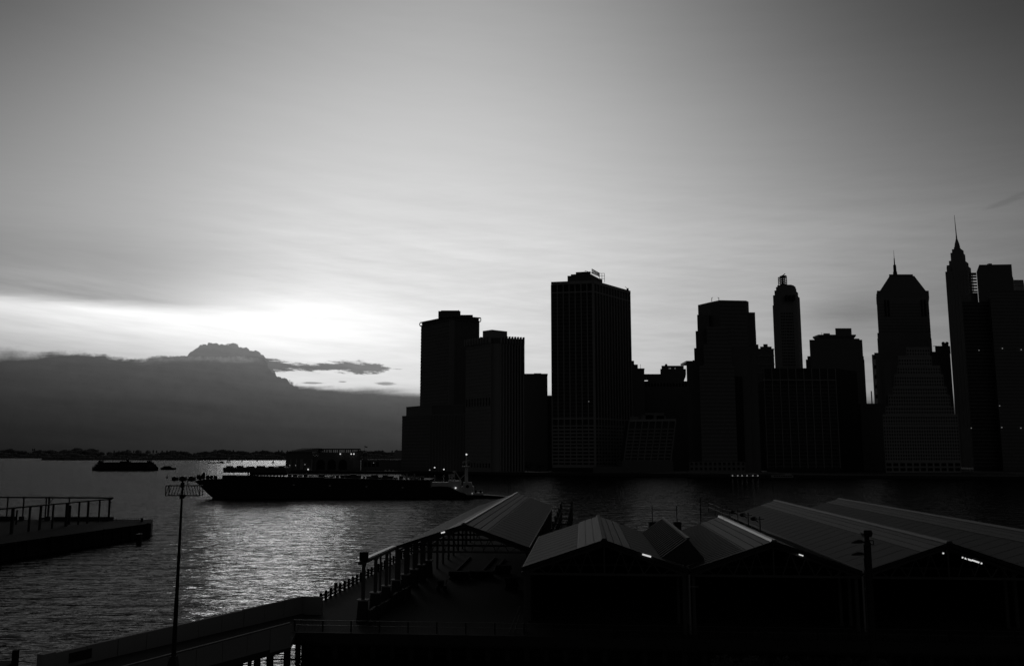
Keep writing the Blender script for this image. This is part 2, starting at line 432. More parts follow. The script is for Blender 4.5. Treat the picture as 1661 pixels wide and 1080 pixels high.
# --- 1 tower with an overhanging cornice (left end of the skyline)
n, l, r, b, zt = foot((733, 512), 1000, (682, 522.5), (779, 515))
zb = hy(733, 519, 1000).z
t = thing('office_tower', 'dark slab tower with overhanging hollow cornice at the left end of the skyline', 'tower', (n.x, n.y, GZ))
zc = (n + l + r + b) / 4
def shrink(ps, k): return [(zc.x + (p[0] - zc.x) * k, zc.y + (p[1] - zc.y) * k) for p in ps]
q = quad(n, l, r, b)
qb = shrink(q, .975)
MB().prism(qb, GZ, zb - .3).build('wall', M_DARK, t)
cap = MB()
k1 = shrink(q, 1.02)
cap.prism(k1, zt - 1.1, zt); cap.prism(k1, zb - .2, zb + .9)
cap.build('cornice', M_DARK, t)
ins = shrink(q, .93)
MB().prism(ins, zb + .9, zt - 1.1).build('attic_wall', M_DARK, t)
for A, B in ((k1[0], k1[1]), (k1[1], k1[2])):
    A_, B_ = v2(A), v2(B)
    posts(t, A_ + (B_ - A_) * .005, B_ - (B_ - A_) * .005, zb + .9, zt - 1.1, fr(12), .8, .8, M_DARK, 'cornice_post')
posts(t, qb[1], qb[2], GZ, zb - .3, [0.0], 6.2, 1.2, M_STONE2, 'corner_pier')
bands(t, qb[0], qb[1], arange(70, zb - 2, 3.9), 1.2, .35, M_STONE2, 'floor_band', True)
posts(t, qb[1], qb[2], GZ, zb - .3, fr(9, .1), .7, .5, M_DARK, 'mullion')
ph = rectY(711, 747, 506, 1012, 20); MB().prism(ph[0], zt, hy(730, 504.5, 1012).z).build('penthouse', M_DARK, t)
ph2 = rectY(715.5, 745, 504.5, 1014, 14); MB().prism(ph2[0], zt, hy(730, 504, 1014).z + .4).bar(hy(743.5, 507, 1013), hy(744.3, 503, 1013), .7).build('machine_room', M_DARK, t)
ph3 = rectY(746, 767, 511, 1020, 14); MB().prism(ph3[0], zt, hy(757, 510.7, 1020).z).build('roof_plant', M_DARK, t)
# its lower stepped wing
n, l, r, b, zt1 = foot((698, 672), 955, (652.5, 674.5), (757, 671))
qw = quad(n, l, r, b)
MB().prism(qw, GZ, zt1).build('wing_wall', M_DARK, t)
bands(t, qw[0], qw[1], [zt1 - .6], 1.2, .4, M_STONE2, 'parapet'); bands(t, qw[1], qw[2], [zt1 - .6], 1.2, .4, M_STONE2, 'parapet')
bands(t, qw[0], qw[1], arange(8, zt1 - 2, 3.6), 1.1, .3, M_STONE2, 'floor_band', True)
posts(t, qw[1], qw[2], GZ, zt1 - 1.2, fr(12), .9, .5, M_STONE2)
n, l, r, b, zt2 = foot((700, 656.5), 962, (659, 660), (752, 656))
qx = quad(n, l, r, b)
MB().prism(qx, zt1 - 1, zt2).build('wing_step', M_DARK, t)
bands(t, qx[0], qx[1], [zt2 - .4], .9, .4, M_STONE2, 'parapet'); bands(t, qx[1], qx[2], [zt2 - .4], .9, .4, M_STONE2, 'parapet')
posts(t, qx[1], qx[2], zt1, zt2 - 1, [0.0], .9, .4, M_STONE2)

# --- 2 ribbed tower with a toothed top
n, l, r, b, zt = foot((797, 544.5), 905, (756, 551.5), (849.5, 547.5))
t = thing('office_tower', 'ribbed concrete tower with toothed parapet and square rooftop box', 'tower', (n.x, n.y, GZ))
nn = n + (r - n) * .26                      # the dark recess at its corner
rec = (nn - n)
body = [(l.x, l.y), (n.x, n.y), (n.x + (l.x - n.x) * .12 + rec.x * .1, n.y + (l.y - n.y) * .12 + 2), (nn.x, nn.y), (r.x, r.y), (b.x, b.y)]
zs = hy(797, 556, 905).z
MB().prism(body, GZ, zs).build('wall', M_STONE, t)
posts(t, l, n, zs, zt, fr(9, .02), 1.3, 3.0, M_STONE, 'parapet_tooth')
posts(t, nn, r, zs, zt, fr(8, .03), 1.3, 3.0, M_STONE, 'parapet_tooth')
k_ = lambda p, f: (ce0.x + (p[0] - ce0.x) * f, ce0.y + (p[1] - ce0.y) * f)
ce0 = (n + l + r + b) / 4
MB().prism([k_(p, .965) for p in body], zs - .2, zt - 1.5).build('parapet', M_DARK, t)
posts(t, l, n, GZ, zs, fr(27, .01), .45, .4, M_STONE, 'rib')
posts(t, nn, r, GZ, zs, fr(8, .03), 1.2, 1.4, M_STONE, 'rib')
panes(t, nn, r, mids(8), [(GZ + zs) / 2], 1.9, zs - GZ - 2, M_GLASS, name='window_strip')
bands(t, l, n, arange(8, zs, 3.7), 1.3, .3, M_STONE2, 'floor_band', True)
z1, z2 = hy(797, 657, 905).z, hy(797, 644, 905).z
panes(t, l, n, mids(9), [(z1 + z2) / 2], 1.5, z2 - z1, M_GLASS, name='vent_slot', d=.6)
panes(t, l, n, mids(9), [hy(797, 755, 905).z], 1.6, 4.5, M_GLASS, name='arcade_opening', d=.6)
ce = (n + l + r + b) / 4
a = hy(783, 537.5, 925); a2 = hy(798, 534.7, 915); a3 = hy(822.7, 536.5, 928)
MB().prism([(a.x, 925), (a2.x, 915), (a3.x, 928), (a3.x - 10, 945), (a.x, 945)], zs, a2.z).build('penthouse', M_STONE, t)
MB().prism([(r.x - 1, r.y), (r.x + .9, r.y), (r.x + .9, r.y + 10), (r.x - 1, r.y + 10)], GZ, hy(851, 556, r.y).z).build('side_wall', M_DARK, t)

# --- 3 low dark blocks between the towers
def plain(name, label, px0, px1, py, Y, depth, m=M_DARK, floors=True, skew=0, cols=0, px_steps=()):
    q, z = rectY(px0, px1, py, Y, depth, skew)
    t = thing(name, label, 'building', (q[0][0], Y, GZ))
    MB().prism(q, GZ, z).build('wall', m, t)
    MB().prism([(q[0][0] - .3, Y - .3), (q[1][0] + .3, Y + skew - .3), (q[1][0] + .3, Y + depth), (q[0][0] - .3, Y + depth)], z - 1.4, z + .5).build('parapet', m, t)
    if floors: bands(t, q[0], q[1], arange(10, z - 3, 3.8), 1.1, .25, M_DARK, 'floor_band', True)
    for i, (a0, a1, y1) in enumerate(px_steps):
        qq, zz = rectY(a0, a1, y1, Y + 3 + i, min(depth * .5, 16)); MB().prism(qq, z, zz).build('rooftop_block', m, t)
    return t, q, z
t, q, z = plain('office_block', 'plain dark flat-topped block right of the ribbed toothed tower', 848, 888, 606.7, 985, 40, px_steps=((866, 878, 605.2),))
t, q, z = plain('office_block', 'low dark block filling the narrow gap left of the tallest slab tower', 870, 900, 642, 1010, 30)

# --- 4 tall slab tower with piers (the tallest block in the middle)
n, l, r, b, zt = foot((962, 455), 922, (894, 457.6), (1021.6, 472))
t = thing('office_tower', 'tall broad slab tower with pale vertical piers and rooftop scaffold', 'tower', (n.x, n.y, GZ))
q = quad(n, l, r, b)
zz = lambda py: hy(962, py, 922).z
MB().prism(q, GZ, zt - .5).build('wall', M_GLASS2, t)
nl, nr = 7, 13
for A, B, k, w in ((l, n, nl, 1.1), (n, r, nr, 1.3)):
    bands(t, A, B, [(zt + zz(460)) / 2], zt - zz(460), 1.1, M_STONE, 'parapet')
    bands(t, A, B, [zz(473), zz(678.5), zz(690.5)], 1.5, .9, M_STONE, 'belt_course')
    posts(t, A, B, GZ + 8, zz(460), fr(k, .006), w, .8, M_STONE)
    zr = [zz(690.5 + 5.85 * i) for i in range(1, 12)]
    bands(t, A, B, zr, 1.75, .6, M_STONE, 'spandrel')
posts(t, l, r, GZ, GZ + 1, [], 1, 1, M_STONE)
posts(t, l, n, GZ, zz(460), [.995], 2.4, 1.1, M_STONE, 'corner_pier')
zr = [zz(690.5 + 5.85 * i + 2.9) for i in range(0, 11)]
panes(t, l, n, mids(nl), zr, 4.9, 2.0, M_GLASS)
panes(t, n, r, mids(nr), zr, 3.4, 2.0, M_GLASS, True, 'window_grid')
panes(t, l, n, mids(nl), [zz(466)], 5.0, zz(461) - zz(471), M_GLASS, name='attic_opening', d=.2)
bands(t, l, n, [zz(756)], 3.0, .7, M_STONE, 'lobby_band'); bands(t, n, r, [zz(756)], 3.0, .7, M_STONE, 'lobby_band')
bands(t, l, n, arange(zz(676), zz(475), 3.95), .9, .3, M_DARK, 'floor_band', True)
for i, (a0, a1, y) in enumerate(((920.5, 977, 449), (926, 972, 446.3), (934, 960, 442.5))):
    A = hy(a0, y, 930 + i); Bq = hy(a1, y, 950)
    MB().prism([(A.x, 930 + i), (n.x - 4 + i, 926 + i), (Bq.x - i, 950 + i), (A.x + 20, 970)], zt - .5, hy(950, y, 935).z).build('penthouse', M_DARK, t)
bd = MB(); p0, p1 = hy(960, 446, 934), hy(972.5, 450.5, 944)
t0, t1 = hy(960, 436.2, 934), hy(972.5, 443.2, 944)
for k in range(6): bd.bar(lerp(p0, t0, .3 + k * .14), lerp(p1, t1, .3 + k * .14), .45)
for k in range(7): bd.bar(lerp(p0, p1, k / 6), lerp(t0, t1, k / 6), .3)
bd.build('billboard_frame', M_STEEL, t)
sc = MB(); a, b2 = hy(949, 442, 932), hy(962, 446, 940)
for k in range(4): sc.bar(lerp(a, b2, k / 3) + Vector((0, 0, -3)), lerp(a, b2, k / 3) + Vector((0, 0, 2)), .35)
sc.bar(a + Vector((0, 0, 2)), b2 + Vector((0, 0, 2)), .35)
a, b2 = hy(972, 443.5, 946), hy(980.5, 443.5, 950)
for k in range(3): sc.bar(lerp(a, b2, k / 2) + Vector((0, 0, -10)), lerp(a, b2, k / 2), .4)
for dz_ in (0, -3, -6): sc.bar(a + Vector((0, 0, dz_)), b2 + Vector((0, 0, dz_)), .35)
sc.build('roof_scaffold', M_STEEL, t)
g = MB().box(hy(1018, 469.5, 972), (2.2, 2, 2.6)); g.bar(hy(1017.5, 468, 972), hy(1014, 465, 972), .35)
g.build('window_cleaning_rig', M_STEEL, t)
lit(t, 955, 651, 915, 1.0)

# --- 5 low wing with leaning piers in front of the tall slab's right side
Y = 880
t = thing('office_block', 'low block with leaning pale piers and window grid beside the tall slab tower', 'building', hy(1050, 765, Y))
tl, tr, bl, br = hy(1021, 681, Y + 6), hy(1096, 680, Y + 6), hy(1012, 747, Y), hy(1088, 747, Y)
def P5(s_, k, o=0.0):
    p = lerp(lerp(bl, br, s_), lerp(tl, tr, s_), k); return p + Vector((0, -o, 0))
bk = Vector((0, 30, 0))
MB().hexa([bl, br, br + bk, bl + bk], [tl, tr, tr + bk, tl + bk]).build('wall', M_GLASS2, t)
for i in range(8):
    MB().bar(P5(i / 7, 0, .3), P5(i / 7, 1, .3), 1.3, 1.0).build('pier', M_STONE2, t)
for j in range(10):
    k = j / 11.8 if j < 10 else 1
    MB().bar(P5(0, k, .15), P5(1, k, .15), .7, 1.5).build('spandrel', M_STONE2, t)
MB().bar(P5(0, .985, .3), P5(1, .985, .3), 1.3, 2.2).build('parapet', M_STONE, t)
for j in range(9):
    for i in range(7):
        c = [P5((i + .14) / 7, (j + .22) / 11.8, .04), P5((i + .86) / 7, (j + .22) / 11.8, .04), P5((i + .86) / 7, (j + .8) / 11.8, .04), P5((i + .14) / 7, (j + .8) / 11.8, .04)]
        MB().hexa([c[0], c[1], c[1] + Vector((0, -.12, 0)), c[0] + Vector((0, -.12, 0))], [c[3], c[2], c[2] + Vector((0, -.12, 0)), c[3] + Vector((0, -.12, 0))]).build('window', M_GLASS, t)
MB().prism([(bl.x - 2, Y - 2), (br.x + 2, Y - 2), (br.x + 2, Y + 40), (bl.x - 2, Y + 40)], GZ, bl.z).build('base', M_DARK, t)
for a0, a1, y in ((1022, 1036, 675.5), (1040, 1060, 673), (1047, 1077, 669.5), (1065, 1080, 674)):
    qq, z = rectY(a0, a1, y, Y + 18, 10); MB().prism(qq, tl.z - .5, z).build('rooftop_block', M_STONE2, t)
MB().prism(rectY(962, 1012, 757, Y - 4, 14)[0], GZ, hy(980, 757, Y - 4).z).build('podium', M_DARK, t)

# --- buildings behind that wing
t, q, z = plain('office_block', 'dark block with stair-stepped roof just right of the tall slab tower', 1014, 1045, 598, 1010, 40, px_steps=((1014, 1028.5, 585), (1020, 1034.5, 591)))
MB().bar(hy(1039, 598, 1015), hy(1039, 590.5, 1015), .35).build('mast', M_STEEL, t)
t = thing('office_block', 'wide low block with open slit below its roof slab, behind the leaning-pier block', 'building', hy(1080, 768, 1040))
q, z = rectY(1030, 1120, 618, 1040, 50); MB().prism(q, GZ, z).build('wall', M_DARK, t)
q2, z2 = rectY(1050.5, 1109.5, 611, 1040, 50); MB().prism(q2, z, z2).build('upper_wall', M_DARK, t)
q2, z2b = rectY(1044, 1112, 606.5, 1040, 50); MB().prism(q2, z2, z2b).build('roof_slab', M_DARK, t)
q2, zq = rectY(1071, 1112.5, 598.3, 1043, 30); MB().prism(q2, z2b, zq).build('penthouse', M_DARK, t)
q2, zq2 = rectY(1073, 1109, 593, 1045, 24); MB().prism(q2, zq, zq2).build('machine_room', M_DARK, t)
MB().ball(hy(1080.5, 592.3, 1050), 1.7).build('roof_tank', M_DARK, t)
panes(t, hy(1030, 618, 1040), hy(1120, 618, 1040), mids(18), [hy(1080, 624, 1040).z], 2.2, 4, M_GLASS, True, 'window_row')
for px in (1085.5, 1087.5, 1095): lit(t, px, 597.4, 1044.6, 1.1, M_DIMGLOW)  # sky showing through gaps, put in as glowing squares
bands(t, q[0], q[1], arange(8, z - 10, 4), 1.2, .3, M_DARK, 'floor_band', True)

# --- 6 faceted tower with stepped shoulders
Y = 890
t = thing('office_tower', 'faceted dark tower with stepped shoulders and flat angled crown', 'tower', hy(1170, 768, Y))
def tier(pts, py0, pz_top, name, m=M_DARK):
    z = pz_top; ps = []
    for px, py in pts: ps.append(hz(px, py, z))
    return ps
zt = hy(1167.6, 486.8, Y).z
top = [hy(1132, 493, Y + 30), hy(1151.7, 490, Y + 12), hy(1167.6, 487, Y), hy(1210, 489, Y + 3), hy(1214.3, 490.5, Y + 9)]
def back(ps, d=38): return [(p.x, p.y) for p in ps] + [(ps[-1].x + 8, ps[-1].y + d), (ps[0].x + 9, ps[0].y + d)]
MB().prism(back(top), GZ, zt).build('shaft', M_DARK, t)
for px, py in ((1154.5, 483), (1166, 483)):
    MB().tube(hy(px, 489, Y + 12), hy(px, py, Y + 12), .3).bar(hy(px, py, Y + 12), hy(px + (2 if px < 1160 else -2), py - .4, Y + 12), .4).build('davit', M_STEEL, t)
for px0, px1, pyl, pyr, o in ((1126.8, 1219.6, 513.5, 509.5, 6), (1125, 1221.8, 539, 537.5, 4), (1123.2, 1223.2, 566, 560, 2), (1121.5, 1224, 585, 600, 0)):
    zl, zr_ = hy(px0, pyl, Y + 20).z, hy(px1, pyr, Y + 20).z
    a, b_ = hy(px0, pyl, Y + 20), hy(1146, pyl, Y + 20)
    MB().prism([(a.x, Y + 14 - o), (b_.x, Y + 14 - o), (b_.x + 8, Y + 46), (a.x + 9, Y + 46)], GZ, zl).build('left_shoulder', M_DARK, t)
    a, b_ = hy(1200, pyr, Y + 20), hy(px1, pyr, Y + 20)
    MB().prism([(a.x, Y + 14 - o), (b_.x, Y + 14 - o), (b_.x + 8, Y + 46), (a.x + 9, Y + 46)], GZ, zr_).build('right_shoulder', M_DARK, t)
steps = ((1146, 1180, 530, 1.0), (1141, 1186, 558, 3.0), (1134, 1191, 592, 5.5))
for a0, a1, y, o in steps:
    qq, z = rectY(a0, a1, y, Y - o, 10 + o); MB().prism(qq, GZ, z).build('bay', M_DARK, t)
    bands(t, qq[0], qq[1], arange(12 if y > 590 else hy(1160, 592, Y).z, z, 3.9), 1.5, .3, M_STONE2, 'floor_band', True)
bands(t, top[2], top[3], arange(hy(1160, 560, Y).z, zt - 1, 3.9), 1.3, .25, M_STONE2, 'floor_band', True)
qq, z = rectY(1118, 1209, 749, Y - 14, 12); MB().prism(qq, GZ, z).build('podium', M_STONE2, t)
panes(t, qq[0], qq[1], mids(12), [hy(1160, 752, Y - 14).z, hy(1160, 760, Y - 14).z], 2.4, 2.6, M_GLASS)
qq2, z = rectY(1191, 1204, 610, Y - 3, 12); MB().prism(qq2, GZ, z).build('corner_bay', M_GLASS, t)

# --- low block left of it
plain('office_block', 'narrow block tucked against the left foot of the faceted tower', 1113.3, 1128, 586, 905, 30)
# --- 7 stepped block behind its right shoulder
t, q, z = plain('office_block', 'dark stepped block between the faceted tower and the slim crowned tower', 1216, 1255, 566, 1010, 36,
                px_steps=((1220, 1230, 558.5), (1233, 1251.5, 562), (1238, 1245, 558)))
for k in range(5):
    bands(t, q[0], q[1], [z - 8 - 10 * k], 1.6, 1.2, M_STONE2, 'balcony_band')

# --- 8 slim tower with crown and lattice mast
Y = 1150
t = thing('office_tower', 'slim chamfered stone tower topped by a crooked lattice mast', 'tower', hy(1277, 770, Y))
def cham(px0, px1, py, Y_, c=.22, d=None):
    a, b_ = hy(px0, py, Y_), hy(px1, py, Y_); w = b_.x - a.x; k = w * c; d = d or w; e = a.x * d / Y_
    return [(a.x, Y_ + k), (a.x + k, Y_), (b_.x - k, Y_), (b_.x, Y_ + k), (b_.x + e, Y_ + d - k), (b_.x - k + e, Y_ + d), (a.x + k + e, Y_ + d), (a.x + e, Y_ + d - k)], a.z
q, z = cham(1255.8, 1296, 494, Y); MB().prism(q, GZ, z).build('wall', M_STONE2, t)
lv = z
for a0, a1, y, nm in ((1256.3, 1295.2, 477.6, 'upper_shaft'), (1258.4, 1292.6, 470, 'setback'), (1260.5, 1290, 464.5, 'setback'), (1262.5, 1289, 461.8, 'crown')):
    q2, z2 = cham(a0, a1, y, Y + 2); MB().prism(q2, lv, z2).build(nm, M_STONE2, t); lv = z2
fq = q[1], q[2]
zwin = arange(hy(1277, 592, Y).z, hy(1277, 505, Y).z, 4.1)
panes(t, fq[0], fq[1], [.08, .2, .32, .46, .56, .68, .78, .9], zwin, 1.3, 2.1, M_GLASS, True, 'window_grid')
panes(t, hy(1262, 488, Y), hy(1292, 488, Y), [.42, .62, .82], [hy(1277, 484, Y).z], 2.6, 7.5, M_GLASS, name='tall_window', d=5.2)
mm_ = MB(); xs = [hy(x, 455, Y + 14).x for x in (1264, 1274.5)]; z0 = lv - 1; z1 = hy(1270, 449, Y + 14).z
for yy in (Y + 10, Y + 18):
    for x in xs: mm_.bar((x, yy, z0), (x, yy, z1), .8)
    for k in range(5):
        za, zb_ = lerp(z0, z1, k / 5), lerp(z0, z1, (k + 1) / 5)
        mm_.bar((xs[0], yy, zb_), (xs[1], yy, zb_), .7); mm_.bar((xs[0], yy, za), (xs[1], yy, zb_), .7); mm_.bar((xs[1], yy, za), (xs[0], yy, zb_), .55)
for x in xs:
    for k in range(4): mm_.bar((x, Y + 10, lerp(z0, z1, k / 4)), (x, Y + 18, lerp(z0, z1, (k + 1) / 4)), .4)
mm_.box((xs[1] - 3, Y + 14, z1 + .3), (6.5, 6, 2.2)); mm_.bar((xs[1] - 5, Y + 14, z1 + 1), (xs[1] - .5, Y + 14, z1 + 4.2), 1.2)
mm_.build('lattice_mast', M_STEEL, t)

# --- 9 wide block with saucer-shaped roof terrace
Y = 1050
t = thing('office_tower', 'broad black tower with saucer-edged penthouse and square tank on its roof', 'tower', hy(1357, 768, Y))
q, z = rectY(1312.8, 1398.5, 551, Y, 40); MB().prism(q, GZ, z).build('wall', M_DARK, t)
q2, z2 = rectY(1307, 1402, 583, Y + 4, 34); MB().prism(q2, GZ, z2).build('lower_wall', M_DARK, t)
q2, z2b = rectY(1309.5, 1401, 577.5, Y + 3, 34); MB().prism(q2, GZ, z2b).build('setback', M_DARK, t)
q2, zt_ = rectY(1323, 1394, 549, Y + 6, 24); MB().prism(q2, z, zt_).build('parapet', M_DARK, t)
a, b_ = hy(1331, 549, Y + 10), hy(1384, 549, Y + 10); zA, zB, zC = hy(1350, 549, Y + 10).z, hy(1350, 545, Y + 10).z, hy(1350, 543, Y + 10).z
p0 = [(a.x, Y + 10), (b_.x, Y + 10), (b_.x, Y + 26), (a.x, Y + 26)]
p1 = [(a.x - 3.4, Y + 8), (b_.x + 2.8, Y + 8), (b_.x + 2.8, Y + 28), (a.x - 3.4, Y + 28)]
MB().frustum(p0, zA - 1, p1, zB).prism(p1, zB, zC).build('saucer_terrace', M_DARK, t)
q2, z3 = rectY(1335.5, 1346, 540.5, Y + 12, 10); MB().prism(q2, zC, z3).build('roof_plant', M_DARK, t)
q2, z3 = rectY(1354.7, 1381, 532.3, Y + 12, 14); MB().prism(q2, zC, z3).build('roof_tank', M_DARK, t)
MB().bar(hy(1333, 545, Y + 12), hy(1333, 539, Y + 12), .35).build('mast', M_STEEL, t)
bands(t, q[0], q[1], arange(30, z - 2, 4), 1.0, .25, M_DARK, 'floor_band', True)

# --- 10 black slab with pale mullions
Y = 925
t = thing('office_block', 'black flat-topped slab with ten thin pale vertical fins', 'building', hy(1300, 768, Y))
q, z = rectY(1237, 1357, 597, Y, 60, 2); MB().prism([q[0], q[1], (q[1][0] + 36, Y + 36), (q[1][0] + 46, Y + 70), q[3]], GZ, z).build('wall', M_GLASS2, t)
zb2 = hy(1290, 616, Y).z
posts(t, q[0], q[1], GZ + 4, z, fr(9, .012), .75, .9, M_STONE, 'fin')
bands(t, q[0], q[1], [zb2], 1.0, .6, M_STONE, 'belt_course'); bands(t, q[0], q[1], [z - .3], .9, .5, M_DARK, 'parapet')
bands(t, q[0], q[1], arange(8, zb2 - 2, 3.9), .9, .25, M_DARK, 'floor_band', True)

# --- 11 pale sliver of a tower and low infill, then the hip-roofed tower
q, z = rectY(1414, 1419.5, 575, 1230, 40)
t = thing('office_tower', 'thin pale sliver of a tower showing left of the hip-roofed tower', 'tower', (q[0][0], 1230, GZ))
MB().prism(q, GZ, z).build('wall', M_PALE, t)  # sky light on this face is put into its pale colour
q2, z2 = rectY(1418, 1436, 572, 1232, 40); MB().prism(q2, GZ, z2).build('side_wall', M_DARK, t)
panes(t, q[0], q[1], [.7], arange(60, z, 14), 2.0, 5, M_GLASS, True, 'window_row', d=1.4)
MB().prism(rectY(1412.3, 1414, 634, 1230, 10)[0], GZ, hy(1412, 634, 1230).z).build('buttress', M_DARK, t)
plain('office_block', 'low dark block at the foot of the gap left of the hip-roofed tower', 1395, 1436, 655, 1015, 30)
Y = 1100
t = thing('office_tower', 'stone-banded tower with flat-topped hip roof and thin spire', 'tower', hy(1465, 768, Y))
q, z = rectY(1421.2, 1505.5, 477, Y, 50)
MB().prism(q, GZ, z).build('wall', M_STONE2, t)
q2, z2 = rectY(1423, 1511, 549, Y - 5, 40); MB().prism(q2, GZ, z2).build('lower_shaft', M_STONE2, t)
q3, z3 = rectY(1423, 1508.8, 540, Y - 2.5, 40); MB().prism(q3, GZ, z3).build('setback', M_STONE2, t)
def frame4(px0, px1, py, Y_, d): 
    a, b_ = hy(px0, py, Y_), hy(px1, py, Y_); k = (Y_ + d) / Y_
    return [(a.x, Y_), (b_.x, Y_), (b_.x * k, Y_ + d), (a.x * k, Y_ + d)], a.z
e0_, ze = frame4(1420.3, 1505.5, 484, Y - 1, 52); e1_, zf = frame4(1422.5, 1506.5, 471.5, Y - 2, 54)
MB().frustum(frame4(1421.2, 1505.5, 484, Y, 51)[0], z - 5, e1_, zf).build('eave_cornice', M_STONE2, t)
h0, zh0 = frame4(1427, 1502, 471.5, Y, 50); h1, zh1 = frame4(1443, 1483, 447.5, Y + 18, 14)
MB().frustum(h0, zf, h1, zh1).build('hip_roof', M_DARK, t)
h2, zh2 = frame4(1442, 1480.7, 445, Y + 17, 16); MB().prism(h2, zh1, zh2).build('roof_platform', M_DARK, t)
c = hy(1452, 445, Y + 20)
MB().tube((c.x, c.y, zh2 - 1), (c.x, c.y, hy(1452, 441, Y + 20).z), 2.9, 2.6).tube((c.x, c.y, hy(1452, 441, Y + 20).z), (c.x, c.y, hy(1452, 430, Y + 20).z), 2.1, 1.9) \
    .tube((c.x, c.y, hy(1452, 430, Y + 20).z), (c.x, c.y, hy(1452, 419, Y + 20).z), .9, .6).tube((c.x, c.y, hy(1452, 419, Y + 20).z), (c.x, c.y, hy(1452, 406, Y + 20).z), .35, .12).build('spire', M_STEEL, t)
bands(t, q[0], q[1], arange(hy(1460, 548, Y).z, z - 10, 4.0), 1.2, .3, M_DARK, 'floor_band', True)
for s_ in (.16, .22, .86, .92):
    panes(t, q[0], q[1], [s_], [hy(1460, 500, Y).z], 2.6, 22, M_GLASS, name='window_strip', d=.4)
# --- dark lump between hip-roofed and needle towers
t, q, z = plain('office_block', 'dark lumpy block between the hip-roofed tower and the needle-topped tower', 1511, 1541, 571, 1060, 30, px_steps=((1516.5, 1541, 561), (1527.5, 1538, 556.7)))
MB().ball(hy(1530, 557, 1066), 2.2).ball(hy(1536, 557, 1066), 2.2).build('roof_tank', M_DARK, t)
MB().bar(hy(1513.5, 561.5, 1064), hy(1519, 561, 1064), .5).build('crane_arm', M_STEEL, t)

# --- 12 stepped limestone building on the waterfront
Y = 880
t = thing('stepped_building', 'pale wedding-cake stepped office building on the far waterfront', 'building', hy(1492, 768, Y))
levels = [(1431.5, 1553, 672, 0), (1436, 1547, 659, 3), (1440.5, 1541, 640.5, 6), (1447.5, 1536, 627, 9), (1450, 1530, 607, 12), (1455, 1525, 593, 15), (1457, 1511, 577, 18), (1470, 1508, 563, 21)]
zlo = GZ
for i, (a0, a1, y, o) in enumerate(levels):
    qq, z = rectY(a0, a1, y, Y + o, 60 - o)
    if i == 0:  # its flanks stand forward of a shallow centre court above
        MB().prism(qq, GZ, z).build('wall', M_STONE, t)
    else:
        MB().prism(qq, zlo, z).build('setback', M_STONE, t)
    bands(t, qq[0], qq[1], [z - .5], 1.1, .5, M_STONE, 'parapet')
    nc = max(6, round((a1 - a0) / 4.05)); st = 3.45
    zr = arange((GZ + 14 if i == 0 else zlo + 2.2), z - 2.2, st)
    panes(t, qq[0], qq[1], mids(nc), zr, 1.25, 2.0, M_GLASS, True, 'window_grid')
    if i == 0:
        q0 = qq
        bands(t, qq[0], qq[1], [hy(1490, 749, Y).z, hy(1490, 757, Y).z, hy(1490, 765.5, Y).z, hy(1490, 689, Y).z], .9, .5, M_STONE, 'belt_course')
        panes(t, qq[0], qq[1], mids(11), [hy(1490, 753.3, Y).z, hy(1490, 761.2, Y).z], 5.0, 3.0, M_GLASS)
    zlo = z
qq, z = rectY(1433, 1445, 585, Y + 9, 30); MB().prism(qq, GZ, z).build('side_tower', M_DARK, t)

# --- 14 needle-topped tower
Y = 1250
t = thing('office_tower', 'needle-topped stepped art deco tower, the tallest spire of the skyline', 'tower', hy(1553, 768, Y))
q, z = cham(1535.5, 1574, 440, Y, .12); MB().prism(q, GZ, z).build('wall', M_STONE2, t); lv = z
MB().prism(rectY(1535.2, 1542, 433, Y + 1, 26)[0], GZ, hy(1538, 433, Y).z).build('corner_shaft', M_STONE2, t)
for a0, a1, y in ((1538.5, 1572, 429.3), (1541.5, 1568.5, 422.3), (1543.4, 1563.7, 409.6), (1545.4, 1561.5, 403.9), (1548, 1557.5, 401)):
    q2, z2 = cham(a0, a1, y, Y + 3, .18); MB().prism(q2, lv, z2).build('setback', M_STONE2, t); lv = z2
c = hy(1552.6, 401, Y + 12)
zcs = [hy(1552, y, Y + 12).z for y in (401, 394, 388, 383, 349)]
MB().tube((c.x, c.y, zcs[0] - .5), (c.x, c.y, zcs[1]), 4.2, 2.9).tube((c.x, c.y, zcs[1]), (c.x, c.y, zcs[2]), 2.7, 1.3).tube((c.x, c.y, zcs[2]), (c.x, c.y, zcs[3]), 1.1, .9).build('pinnacle', M_STONE2, t)
MB().tube((c.x, c.y, zcs[3]), (c.x - .8, c.y, zcs[4]), .75, .22).build('needle', M_STEEL, t)
posts(t, q[1], q[2], 60, z, fr(5, .05), 1.6, .6, M_STONE2, 'rib')

# --- open-slatted plant floors and the big dark slabs at the right edge
Y = 1030
t = thing('office_tower', 'broad dark tower block with chamfered corner at the right edge of the skyline', 'tower', hy(1612, 768, Y))
A, B = hy(1584, 442, Y), hy(1641, 430, Y)
zt = hy(1610, 429.5, Y).z; zsh = hy(1590, 441, Y).z
x0, x1, x2 = hy(1584, 440, Y).x, hy(1588.5, 432, Y).x, hy(1641, 432, Y).x
MB()._add([(x0, Y, zsh), (x1, Y, zt), (x2, Y, zt + .6), (x2, Y, GZ), (x0, Y, GZ), (x0 + 22, Y + 40, zsh), (x1 + 22, Y + 40, zt), (x2 + 22, Y + 40, zt + .6), (x2 + 22, Y + 40, GZ), (x0 + 22, Y + 40, GZ)],
           [(0, 4, 3, 2, 1), (5, 6, 7, 8, 9), (0, 1, 6, 5), (1, 2, 7, 6), (2, 3, 8, 7), (4, 0, 5, 9), (3, 4, 9, 8)]).build('wall', M_DARK, t)
MB().box(hy(1605, 429.5, Y + 10), (4, 4, 2.4)).build('roof_plant', M_DARK, t)
